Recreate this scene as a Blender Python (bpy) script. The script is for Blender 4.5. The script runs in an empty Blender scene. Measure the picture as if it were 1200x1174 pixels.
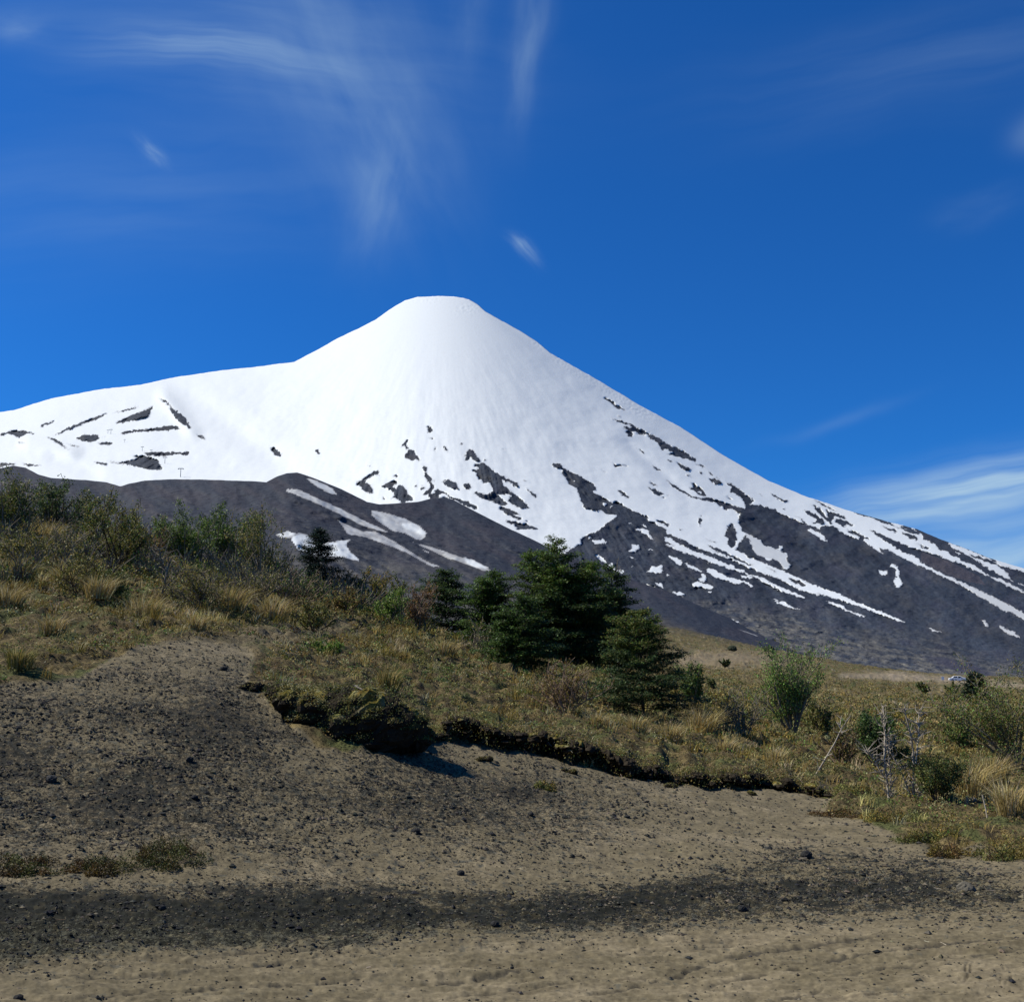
import bpy, math, random
import numpy as np
from math import radians, sin, cos, pi

scene = bpy.context.scene
COL = scene.collection
RS = np.random.RandomState(7)
random.seed(7)

# ------------------------------------------------------------------ camera model
F = 1300.0; CU = 600.0; CV = 587.0; HZ = 805.0; CAMZ = 2.2
PITCH = math.atan((HZ - CV) / F)
SP, CP = sin(PITCH), cos(PITCH)

def pt(u, v, d):
    """world position seen at photo pixel (u, v) at horizontal distance d"""
    x = (np.asarray(u, float) - CU) / F; y = (CV - np.asarray(v, float)) / F
    dy = CP - y * SP; dz = SP + y * CP
    k = d / np.hypot(x, dy)
    return x * k, dy * k, CAMZ + dz * k

# ------------------------------------------------------------------ noise
def _h(ix, iy, seed):
    n = (ix.astype(np.int64) * 374761393 + iy.astype(np.int64) * 668265263 + seed * 974634777) & 0xffffffff
    n = ((n ^ (n >> 13)) * 1274126177) & 0xffffffff
    n = n ^ (n >> 16)
    return n
def perlin(x, y, seed=0):
    x0 = np.floor(x); y0 = np.floor(y)
    fx = x - x0; fy = y - y0
    ux = fx * fx * fx * (fx * (fx * 6 - 15) + 10); uy = fy * fy * fy * (fy * (fy * 6 - 15) + 10)
    def g(dx, dy):
        a = (_h(x0 + dx, y0 + dy, seed) & 0xffff) * (2 * pi / 65536.0)
        return np.cos(a) * (fx - dx) + np.sin(a) * (fy - dy)
    a = g(0, 0) * (1 - ux) + g(1, 0) * ux
    b = g(0, 1) * (1 - ux) + g(1, 1) * ux
    return (a * (1 - uy) + b * uy) * 1.5
def fbm(x, y, octv=4, seed=0, gain=.5, lac=2.03):
    s = 0; a = 1.0; t = 0
    for i in range(octv):
        s = s + a * perlin(x, y, seed + i * 17); t += a
        x = x * lac + 13.7; y = y * lac + 7.1; a *= gain
    return s / t
def sstep(a, b, x):
    t = np.clip((x - a) / (b - a), 0, 1)
    return t * t * (3 - 2 * t)
def s2l(c):
    return tuple(((v / 255.0 + .055) / 1.055) ** 2.4 if v > 10 else v / 255 / 12.92 for v in c)

# ------------------------------------------------------------------ polygons in photo pixels
def in_poly(pts, U, V):
    p = np.asarray(pts, float)
    m = np.zeros(U.shape, bool)
    n = len(p)
    for i in range(n):
        x1, y1 = p[i]; x2, y2 = p[(i + 1) % n]
        if y1 == y2: continue
        c = ((y1 > V) != (y2 > V)) & (U < (x2 - x1) * (V - y1) / (y2 - y1) + x1)
        m ^= c
    return m
class Raster:
    def __init__(s, u0, v0, u1, v1, k, val):
        s.u0, s.v0, s.k = u0, v0, k
        s.a = np.full((int((v1 - v0) * k), int((u1 - u0) * k)), val, np.float32)
    def fill(s, pts, val):
        p = np.asarray(pts, float)
        h, w = s.a.shape
        x0 = max(0, int((p[:, 0].min() - s.u0) * s.k) - 1); x1 = min(w, int((p[:, 0].max() - s.u0) * s.k) + 2)
        y0 = max(0, int((p[:, 1].min() - s.v0) * s.k) - 1); y1 = min(h, int((p[:, 1].max() - s.v0) * s.k) + 2)
        if x1 <= x0 or y1 <= y0: return
        U, V = np.meshgrid((np.arange(x0, x1) + .5) / s.k + s.u0, (np.arange(y0, y1) + .5) / s.k + s.v0)
        m = in_poly(p, U, V)
        s.a[y0:y1, x0:x1][m] = val
    def blur(s, r):
        for ax in (0, 1):
            for _ in range(2):
                pad = [(0, 0), (0, 0)]; pad[ax] = (r + 1, r)
                c = np.cumsum(np.pad(s.a.astype(np.float64), pad, mode='edge'), axis=ax)
                n = s.a.shape[ax]
                if ax == 0: s.a = ((c[2 * r + 1:2 * r + 1 + n] - c[:n]) / (2 * r + 1)).astype(np.float32)
                else: s.a = ((c[:, 2 * r + 1:2 * r + 1 + n] - c[:, :n]) / (2 * r + 1)).astype(np.float32)
    def get(s, u, v):
        x = np.clip((u - s.u0) * s.k - .5, 0, s.a.shape[1] - 1.001); y = np.clip((v - s.v0) * s.k - .5, 0, s.a.shape[0] - 1.001)
        x0 = x.astype(int); y0 = y.astype(int); fx = x - x0; fy = y - y0
        a = s.a
        return (a[y0, x0] * (1 - fx) + a[y0, x0 + 1] * fx) * (1 - fy) + (a[y0 + 1, x0] * (1 - fx) + a[y0 + 1, x0 + 1] * fx) * fy

# ------------------------------------------------------------------ mesh helpers
def mesh_obj(name, verts, quads=None, tris=None, mat=None, col=None, attrs=None, parent=None, smooth=False):
    verts = np.asarray(verts, np.float32).reshape(-1, 3)
    me = bpy.data.meshes.new(name)
    me.vertices.add(len(verts)); me.vertices.foreach_set('co', verts.ravel())
    q = np.zeros((0, 4), np.int32) if quads is None else np.asarray(quads, np.int32).reshape(-1, 4)
    t = np.zeros((0, 3), np.int32) if tris is None else np.asarray(tris, np.int32).reshape(-1, 3)
    nl = q.size + t.size
    me.loops.add(nl); me.loops.foreach_set('vertex_index', np.concatenate([q.ravel(), t.ravel()]))
    me.polygons.add(len(q) + len(t))
    ls = np.concatenate([np.arange(len(q)) * 4, q.size + np.arange(len(t)) * 3]).astype(np.int32)
    me.polygons.foreach_set('loop_start', ls)
    try: me.polygons.foreach_set('loop_total', np.concatenate([np.full(len(q), 4), np.full(len(t), 3)]).astype(np.int32))
    except Exception: pass
    me.polygons.foreach_set('use_smooth', np.full(len(q) + len(t), bool(smooth)))
    if col is not None:
        c = np.asarray(col, np.float32)
        if c.shape[1] == 3: c = np.concatenate([c, np.ones((len(c), 1), np.float32)], 1)
        a = me.attributes.new('Col', 'FLOAT_COLOR', 'POINT'); a.data.foreach_set('color', c.ravel())
    for k, arr in (attrs or {}).items():
        a = me.attributes.new(k, 'FLOAT', 'POINT'); a.data.foreach_set('value', np.asarray(arr, np.float32).ravel())
    me.update(calc_edges=True); me.validate()
    o = bpy.data.objects.new(name, me); COL.objects.link(o)
    if mat: me.materials.append(mat)
    if parent: o.parent = parent
    return o
def thing(name, loc, label, cat, group=None, rz=0):
    o = bpy.data.objects.new(name, None); COL.objects.link(o)
    o.empty_display_size = .2
    o.location = loc; o.rotation_euler = (0, 0, rz)
    return tag(o, label, cat, group)
def tag(o, label=None, cat=None, group=None, kind=None):
    if label: o['label'] = label
    if cat: o['category'] = cat
    if group: o['group'] = group
    if kind: o['kind'] = kind
    return o
def grid_quads(nr, nc, wrap=False):
    r = np.arange(nr - 1)[:, None]; c = np.arange(nc if wrap else nc - 1)[None, :]
    c2 = (c + 1) % nc
    return np.stack([r * nc + c, r * nc + c2, (r + 1) * nc + c2, (r + 1) * nc + c], -1).reshape(-1, 4)
def unit(v):
    return v / np.maximum(np.linalg.norm(v, axis=-1, keepdims=True), 1e-9)
def leaves(P, size, cols, rs, aspect=.55, flat=0.0, ldir=None):
    """one small folded leaf spray (quad) per centre; flat = 0 random, 1 horizontal"""
    n = len(P)
    size = np.broadcast_to(size, (n,))[:, None]
    d = unit(rs.normal(size=(n, 3))) if ldir is None else unit(ldir + rs.normal(size=(n, 3)) * .35)
    nn = unit(rs.normal(size=(n, 3)) * (1 - flat) + np.array([0, 0, 1.0]) * flat * 2.2)
    d = unit(d - nn * (d * nn).sum(1, keepdims=True))
    b = np.cross(nn, d)
    a = d * size * .5; w = b * size * .5 * aspect
    V = np.stack([P - a, P + w - a * .1, P + a, P - w - a * .1], 1).reshape(-1, 3)
    Q = np.arange(n * 4).reshape(-1, 4)
    C = np.repeat(cols, 4, axis=0)
    return V, Q, C
def tubes(segs, sides=4):
    s = np.asarray(segs, float)           # p0(3) p1(3) r0 r1
    p0, p1, r0, r1 = s[:, :3], s[:, 3:6], s[:, 6:7], s[:, 7:8]
    d = unit(p1 - p0)
    ref = np.where(np.abs(d[:, 2:3]) > .8, np.array([[1., 0, 0]]), np.array([[0, 0, 1.]]))
    a = unit(np.cross(d, ref)); b = np.cross(d, a)
    V = []
    for p, r in ((p0, r0), (p1, r1)):
        for k in range(sides):
            t = 2 * pi * k / sides
            V.append(p + (a * cos(t) + b * sin(t)) * r)
    V = np.stack(V, 1).reshape(-1, 3)
    base = (np.arange(len(s)) * sides * 2)[:, None]
    Q = np.concatenate([base + np.array([[k, (k + 1) % sides, sides + (k + 1) % sides, sides + k]]) for k in range(sides)], 0)
    return V, Q
def blades(P, h, lean, cols, rs, width=.006, tipc=None):
    """curved tapering grass blades"""
    n = len(P); h = np.broadcast_to(h, (n,))[:, None]
    az = rs.uniform(0, 2 * pi, n)
    side = np.stack([-np.sin(az), np.cos(az), 0 * az], 1) * width
    up = np.array([0, 0, 1.0])
    p1 = P + up * h * .55 + lean * h * .30
    p2 = P + up * h * .95 * (1 - .25 * np.linalg.norm(lean, axis=1, keepdims=True)) + lean * h * .95
    V = np.stack([P - side, P + side, p1 + side * .8, p1 - side * .8, p2], 1).reshape(-1, 3)
    b = (np.arange(n) * 5)[:, None]
    Q = b + np.array([[0, 1, 2, 3]]); T = b + np.array([[3, 2, 4]])
    C = np.repeat(cols, 5, axis=0).reshape(n, 5, 3)
    if tipc is not None: C[:, 4] = tipc; C[:, 2:4] = .5 * (C[:, 2:4] + np.asarray(tipc))
    return V, Q, T, C.reshape(-1, 3)

# ------------------------------------------------------------------ materials
def new_mat(name):
    m = bpy.data.materials.new(name); m.use_nodes = True
    nt = m.node_tree; b = nt.nodes['Principled BSDF']
    return m, nt, b
def col_mat(name, rough=.9, nscale=None, namp=.35, bump=None, spec=.2, trans=0.0, detail=6):
    """base colour = the mesh's own 'Col' attribute times fine procedural noise"""
    m, nt, b = new_mat(name); N = nt.nodes; L = nt.links
    a = N.new('ShaderNodeAttribute'); a.attribute_name = 'Col'
    out = a.outputs['Color']
    if nscale:
        tc = N.new('ShaderNodeTexCoord'); nz = N.new('ShaderNodeTexNoise')
        nz.inputs['Scale'].default_value = nscale; nz.inputs['Detail'].default_value = detail; nz.inputs['Roughness'].default_value = .65
        L.new(tc.outputs['Object'], nz.inputs['Vector'])
        mr = N.new('ShaderNodeMapRange'); mr.inputs[1].default_value = .3; mr.inputs[2].default_value = .7
        mr.inputs[3].default_value = 1 - namp; mr.inputs[4].default_value = 1 + namp
        L.new(nz.outputs['Fac'], mr.inputs[0])
        mx = N.new('ShaderNodeVectorMath'); mx.operation = 'SCALE'
        L.new(out, mx.inputs[0]); L.new(mr.outputs[0], mx.inputs['Scale']); out = mx.outputs[0]
        if bump:
            bp = N.new('ShaderNodeBump'); bp.inputs['Strength'].default_value = bump[0]; bp.inputs['Distance'].default_value = bump[1]
            L.new(nz.outputs['Fac'], bp.inputs['Height']); L.new(bp.outputs[0], b.inputs['Normal'])
    L.new(out, b.inputs['Base Color'])
    b.inputs['Roughness'].default_value = rough; b.inputs['Specular IOR Level'].default_value = spec
    if trans:
        tr = N.new('ShaderNodeBsdfTranslucent'); ms = N.new('ShaderNodeMixShader'); ms.inputs[0].default_value = trans
        L.new(out, tr.inputs['Color']); L.new(b.outputs[0], ms.inputs[1]); L.new(tr.outputs[0], ms.inputs[2])
        L.new(ms.outputs[0], N['Material Output'].inputs['Surface'])
    return m
M_GROUND = col_mat('ash_and_heath_ground', .97, 14.0, .3, (.55, .02), .1, detail=9)
def add_grit(m, nsc, amt):
    nt = m.node_tree; N = nt.nodes; L = nt.links; b = N['Principled BSDF']
    src = b.inputs['Base Color'].links[0].from_socket
    tc = N.new('ShaderNodeTexCoord'); at = N.new('ShaderNodeAttribute'); at.attribute_name = 'grit'
    outs = []
    for sc in nsc:
        nz = N.new('ShaderNodeTexNoise'); nz.inputs['Scale'].default_value = sc; nz.inputs['Detail'].default_value = 2.5; nz.inputs['Roughness'].default_value = .6; L.new(tc.outputs['Object'], nz.inputs['Vector'])
        outs.append(nz.outputs['Fac'])
    av = N.new('ShaderNodeMath'); av.operation = 'MAXIMUM'; L.new(outs[0], av.inputs[0]); L.new(outs[1], av.inputs[1])
    th = N.new('ShaderNodeMath'); th.operation = 'MULTIPLY_ADD'; th.inputs[1].default_value = .30; L.new(at.outputs['Fac'], th.inputs[0]); L.new(av.outputs[0], th.inputs[2])
    mr = N.new('ShaderNodeMapRange'); mr.inputs[1].default_value = .735; mr.inputs[2].default_value = .785; L.new(th.outputs[0], mr.inputs[0])
    dk = N.new('ShaderNodeVectorMath'); dk.operation = 'SCALE'; dk.inputs['Scale'].default_value = amt; L.new(src, dk.inputs[0])
    mx = N.new('ShaderNodeMix'); mx.data_type = 'RGBA'; L.new(mr.outputs[0], mx.inputs[0]); L.new(src, mx.inputs[6]); L.new(dk.outputs[0], mx.inputs[7])
    L.new(mx.outputs[2], b.inputs['Base Color'])
    bp = N.new('ShaderNodeBump'); bp.inputs['Strength'].default_value = .7; bp.inputs['Distance'].default_value = .012
    L.new(mr.outputs[0], bp.inputs['Height']); old = b.inputs['Normal'].links[0].from_socket; L.new(old, bp.inputs['Normal']); L.new(bp.outputs[0], b.inputs['Normal'])
add_grit(M_GROUND, (20.0, 42.0), .33)
M_LEAF = col_mat('leaf', .6, None, spec=.25, trans=.28)
M_GRASS = col_mat('dry_grass', .8, None, spec=.15, trans=.25)
M_BARK = col_mat('bark', .9, 35.0, .3, (.4, .01), .15)
M_STONE = col_mat('volcanic_stone', .95, 40.0, .3, (.6, .01), .15)
M_TURF = col_mat('turf_soil', 1.0, 25.0, .4, (.8, .03), .05)
def flat_mat(name, c, rough=.5, metal=0.0, nscale=30, namp=.06):
    m, nt, b = new_mat(name); N = nt.nodes; L = nt.links
    nz = N.new('ShaderNodeTexNoise'); nz.inputs['Scale'].default_value = nscale
    cr = N.new('ShaderNodeValToRGB')
    cr.color_ramp.elements[0].color = tuple(x * (1 - namp) for x in c) + (1,)
    cr.color_ramp.elements[1].color = tuple(min(1, x * (1 + namp)) for x in c) + (1,)
    L.new(nz.outputs['Fac'], cr.inputs[0]); L.new(cr.outputs[0], b.inputs['Base Color'])
    b.inputs['Roughness'].default_value = rough; b.inputs['Metallic'].default_value = metal
    return m

SKYTINT = (.10, .485, .96); SKYSTR = .088; SUNSTR = 4.2; EXPOSURE = .48
CLOUDCOL = (3.5, 5.0, 6.3)
CLOUDS = [(300,50,260,90,-6,.16,1.0,3),(240,60,130,24,-6,.18,1.2,5),(430,120,170,100,-62,.16,1.5,2.5),(440,220,80,36,72,.15,1.2,1.6),
 (617,45,90,22,86,.20,1,1),(555,20,60,22,80,.08,1,1),(621,302,19,9,-50,.32,1,1.5),(178,174,20,8,-45,.22,1,1.5),(15,28,40,16,10,.16,1,1),
 (1150,574,200,34,11,.80,1.1,2.4),(1205,648,190,52,8,.70,1.1,2.6),(1070,592,130,24,11,.25,1.2,2),(985,492,80,9,22,.07,0,0),(1200,150,24,20,20,.14,0,0),
 (1145,240,60,20,25,.05,1,1),(150,230,300,90,4,.08,1,2.5),(1080,70,240,60,12,.07,1,3)]

# ================================================================== NEAR GROUND SHEET
DK = [2.5, 6, 8, 10, 12, 15, 18, 22, 28, 35, 45, 60, 100, 200, 400, 700, 1000, 2000, 9000]
FL = [805 + 2860.0 / d for d in DK]
TAB = {
 -500: FL[:2] + [1162,1080, 985, 870, 785, 735, 690, 655, 620, 590, 570, 600, 720, 790, 820, 815, 806],
 0:    FL[:2] + [1162,1083, 990, 880, 800, 748, 700, 665, 632, 606, 604, 640, 740, 800, 825, 815, 806],
 110:  FL[:2] + [1160,1083, 992, 882, 796, 746, 705, 675, 650, 632, 634, 670, 745, 800, 825, 815, 806],
 200:  FL[:2] + [1160,1084, 995, 884, 795, 750, 718, 692, 670, 656, 658, 700, 750, 800, 825, 815, 806],
 300:  FL[:2] + [1160,1085,1000, 895, 810, 766, 738, 710, 688, 676, 680, 720, 755, 800, 825, 815, 806],
 400:  FL[:2] + [1160,1087,1008, 910, 838, 795, 763, 735, 714, 704, 708, 735, 760, 800, 825, 815, 806],
 500:  FL[:2] + [1160,1088,1017, 930, 868, 826, 795, 770, 752, 743, 745, 760, 765, 800, 825, 815, 806],
 600:  FL[:2] + [1160,1089,1025, 950, 892, 845, 813, 791, 776, 770, 772, 775, 760, 800, 825, 815, 806],
 680:  FL[:2] + [1161,1090,1032, 963, 908, 864, 830, 808, 792, 786, 786, 780, 750, 745, 820, 815, 806],
 760:  FL[:2] + [1161,1091,1038, 975, 922, 882, 850, 828, 812, 803, 800, 787, 752, 722, 820, 815, 806],
 850:  FL[:2] + [1161,1091,1041, 985, 938, 903, 875, 853, 838, 826, 812, 794, 765, 745, 820, 815, 806],
 930:  FL[:2] + [1162,1091,1043, 990, 950, 918, 889, 870, 854, 838, 818, 800, 775, 764, 820, 815, 806],
 1050: FL[:2] + [1162,1091,1043, 994, 960, 930, 902, 882, 864, 847, 829, 812, 790, 786, 825, 815, 806],
 1200: FL[:2] + [1162,1091,1043, 995, 962, 933, 905, 885, 867, 850, 832, 815, 798, 794, 825, 815, 806],
 1700: FL[:2] + [1162,1091,1043, 995, 963, 935, 906, 886, 868, 852, 834, 818, 806, 800, 825, 815, 806],
}
UK = sorted(TAB)
LDK = np.log(np.array(DK, float))
UG = np.arange(-500, 1701, 10.0)
LG = np.linspace(LDK[0], LDK[-1], 500)
_t = np.array([np.interp(LG, LDK, TAB[k]) for k in UK])           # per knot
VG = np.array([[np.interp(UG, UK, _t[:, j])] for j in range(len(LG))])[:, 0, :]     # (LG, UG)
def _blur1(a, r, ax):
    k = np.exp(-.5 * (np.arange(-3 * r, 3 * r + 1) / r) ** 2); k /= k.sum()
    pad = [(0, 0), (0, 0)]; pad[ax] = (3 * r, 3 * r)
    ap = np.pad(a, pad, mode='edge')
    return np.apply_along_axis(lambda m: np.convolve(m, k, mode='valid'), ax, ap)
VG = _blur1(_blur1(VG, 3, 1), 5, 0)
def V0(u, d):
    """photo row of the smooth ground at column u, distance d"""
    x = np.clip((np.asarray(u, float) - UG[0]) / 10.0, 0, len(UG) - 1.001)
    y = np.clip((np.log(d) - LG[0]) / (LG[1] - LG[0]), 0, len(LG) - 1.001)
    x, y = np.broadcast_arrays(x, y)
    x0 = x.astype(int); y0 = y.astype(int); fx = x - x0; fy = y - y0
    return (VG[y0, x0] * (1 - fx) + VG[y0, x0 + 1] * fx) * (1 - fy) + (VG[y0 + 1, x0] * (1 - fx) + VG[y0 + 1, x0 + 1] * fx) * fy
# the undercut turf bank: photo line of its foot, height of the step in metres
BANKU = [290, 330, 380, 440, 500, 560, 640, 700, 760, 830, 900, 960, 1000, 1030]
BANKV = [800, 838, 872, 880, 862, 868, 884, 898, 908, 918, 920, 930, 935, 940]
BANKH = [0, 0, .05, .2, .3, .34, .38, .42, .42, .38, .28, .22, .08, 0]
_dd = np.exp(np.linspace(np.log(6), np.log(60), 700))
def solve_d(u, v, lo=5.5, hi=60.0, n=900):
    dd = np.exp(np.linspace(math.log(lo), math.log(hi), n))
    vv = V0(np.full(n, float(u)), dd)
    i = np.nonzero(vv <= v)[0]
    return float(dd[i[0]]) if len(i) else float(dd[np.argmin(vv)])
_bu = np.arange(285, 1035, 5.0)
_bd = np.array([solve_d(u, np.interp(u, BANKU, BANKV)) for u in _bu])
_bd = np.convolve(np.pad(_bd, 3, mode='edge'), np.ones(7) / 7, 'valid')
def bank_d(u): return np.interp(u, _bu, _bd) + .42 * perlin(np.asarray(u, float) / 34.0, np.asarray(u, float) * 0 + 3.3, 5) + .16 * perlin(np.asarray(u, float) / 11.0, np.asarray(u, float) * 0 + 1.3, 6)
def bank_h(u):
    u = np.asarray(u, float)
    return np.interp(u, BANKU, BANKH, left=0, right=0) * np.clip(.72 + 1.1 * perlin(u / 24.0, u * 0 + .4, 8), .12, 1.15)

# colour regions, traced in photo pixels and carried on the ground where they lie
def region(pts, blur, base=0):
    r = Raster(-200, 560, 1400, 1180, .5, 0); r.fill(pts, 1); r.blur(max(1, int(blur / 2))); return r
R_BAND = region([(-200,1062),(0,1050),(200,1052),(400,1046),(560,1050),(680,1044),(780,1030),(860,1014),(950,1006),(1060,1012),(1200,1036),(1400,1045),(1400,1062),(1200,1064),(1000,1069),(800,1080),(560,1092),(400,1102),(200,1114),(0,1130),(-200,1145)], 17)
R_VEG = region([(-200,805),(0,800),(60,798),(100,790),(125,772),(165,757),(230,752),(285,758),(300,770),(290,800),(330,842),(380,876),(440,884),(500,864),(560,870),(640,886),(700,900),(760,910),(830,920),(900,922),(965,926),(990,930),(962,950),(1000,962),(1040,975),(1085,992),(1118,1002),(1148,988),(1170,1000),(1210,1006),(1400,1010),(1400,560),(-200,560)], 4)
R_SANDY = region([(160,765),(220,768),(300,768),(350,755),(420,742),(430,720),(360,735),(300,740),(240,752)], 10)   # bare ash between the plants
R_ROADFAR = region([(985,789),(1060,791),(1110,795),(1160,800),(1230,806),(1230,809),(1150,804),(1100,799),(1040,795),(985,793)], 2)
R_PLATFORM = region([(775,770),(830,765),(900,768),(960,775),(920,780),(850,780),(800,782)], 6)
R_SPECK = region([(-200,790),(0,790),(140,770),(330,790),(340,850),(520,880),(700,900),(820,930),(760,960),(560,1000),(330,1010),(-200,1000)], 40)

# wheel tracks and tyre arcs pressed into the dirt road
R_TRK = Raster(-200, 1060, 1400, 1185, 2, 0)
def stroke(pts, w):
    p = np.asarray(pts, float); t = np.gradient(p, axis=0); t /= np.linalg.norm(t, axis=1, keepdims=True); nn = np.stack([-t[:, 1], t[:, 0]], 1) * w / 2
    nn[0] *= .2; nn[-1] *= .2
    for i in range(len(p) - 1): R_TRK.fill([p[i] + nn[i], p[i + 1] + nn[i + 1], p[i + 1] - nn[i + 1], p[i] - nn[i]], 1)
for pts, w_ in (([(690,1165),(750,1156),(800,1140),(850,1122),(920,1112),(1000,1100),(1060,1092)], 3.2), ([(820,1160),(880,1144),(950,1130),(1010,1118),(1090,1110),(1150,1102),(1220,1098)], 2.6),
                ([(900,1176),(935,1168),(965,1158)], 3.5), ([(1120,1122),(1160,1116),(1210,1108)], 3.0), ([(1122,1148),(1131,1138),(1136,1124)], 2.0), ([(1127,1150),(1136,1140),(1141,1126)], 2.0), ([(1172,1154),(1178,1144),(1176,1130)], 2.0), ([(1178,1156),(1184,1146),(1182,1132)], 2.0),
                ([(0,1150),(90,1146),(180,1140),(260,1134),(330,1128),(420,1112)], 2.4), ([(440,1162),(520,1150),(600,1140),(650,1136)], 2.4), ([(60,1172),(160,1164),(280,1158),(390,1150),(470,1140)], 2.2), ([(500,1172),(600,1160),(700,1146)], 2.2),
                ([(230,1122),(330,1114),(450,1102),(560,1096)], 2.0), ([(700,1120),(800,1112),(900,1102)], 1.8), ([(960,1146),(1040,1134),(1100,1130)], 2.2), ([(1000,1170),(1060,1158),(1110,1154)], 2.4)):
    stroke(pts, w_)
R_TRK.blur(1)
def trk(u, v):
    a_ = 3 * perlin(u / 28., v / 14., 38); b_ = 1.3 * perlin(u / 9., v / 6., 39)
    return R_TRK.get(u + a_, v + b_) * sstep(-.5, -.05, perlin(u / 17., v / 9., 40)) * 1.35 * (v > 1062)
def ground_arrays(u, d, az_override=None):
    """u, d 2-D arrays -> world xyz, colour, veg mask"""
    v = V0(u, d)
    x, y, z = pt(u, v, d)
    return v, x, y, z
def relief(x, y, z, u, v, d):
    veg = R_VEG.get(u, v); veg = np.where(d > 60, 1.0, veg)
    band = R_BAND.get(u, v) * (d < 20)
    bd = bank_d(u); bh = bank_h(u)
    step = bh * .55 * sstep(0, .22, d - bd) * np.exp(-np.maximum(d - bd, 0) / 5.0)
    dip = -.05 * (bh > 0) * np.exp(-((d - bd + .15) / .3) ** 2)
    big = .10 * fbm(x / 2.6, y / 2.6, 3, 11) * sstep(8, 16, d)
    med = .035 * fbm(x / .55, y / .55, 3, 12) * (.35 + .65 * sstep(9, 14, d))
    fine = .012 * fbm(x / .13, y / .13, 3, 13)
    clod = np.maximum(0, fbm(x / .085, y / .085, 3, 14)) * .034
    clod2 = np.maximum(0, fbm(x / .2, y / .2, 3, 24) - .05) * .06
    vegb = veg * (.22 * np.abs(fbm(x / .7, y / .7, 4, 15)) + .16 * fbm(x / 3.0, y / 3.0, 2, 16)) * np.clip(d / 18, 1, 4)
    spk = R_SPECK.get(u, v) * (1 - veg)
    rough = np.clip(band * 1.1 + spk * .75 + .12, 0, 1.2)
    # wheel ruts across the dirt road, slightly oblique
    q = y - .10 * x
    rut = 0
    for c, w, a in ((7.05, .12, .05), (7.55, .06, .03), (8.35, .10, .055), (8.75, .06, .03), (9.35, .09, .05), (9.75, .05, .02)):
        rut = rut - a * np.exp(-((q - c - .12 * perlin(x / 3.1, x * 0 + c, 31)) / w) ** 2) + .5 * a * np.exp(-((q - c - w * 1.9) / w) ** 2)
    rutn = .014 * perlin(x / .9, q / .16, 33) + .012 * perlin(x / .22, q / .07, 34) + .02 * np.maximum(0, fbm(x / .12, y / .12, 3, 36))
    road = sstep(10.4, 9.6, d)
    rut = rut * .3 - .013 * trk(u, v)
    dz = step + dip + big + med + fine + (clod + clod2) * rough + vegb * (1 - road) + (rut + rutn) * road
    far = sstep(60, 150, d)
    dz = dz + far * (1 - sstep(1060, 1090, u) * sstep(1170, 1145, u) * sstep(822, 812, v)) * (1.6 * fbm(x / 40., y / 40., 4, 18)) * np.clip(d / 300, 0, 1)
    return dz, veg, band, spk, road, step

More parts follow.
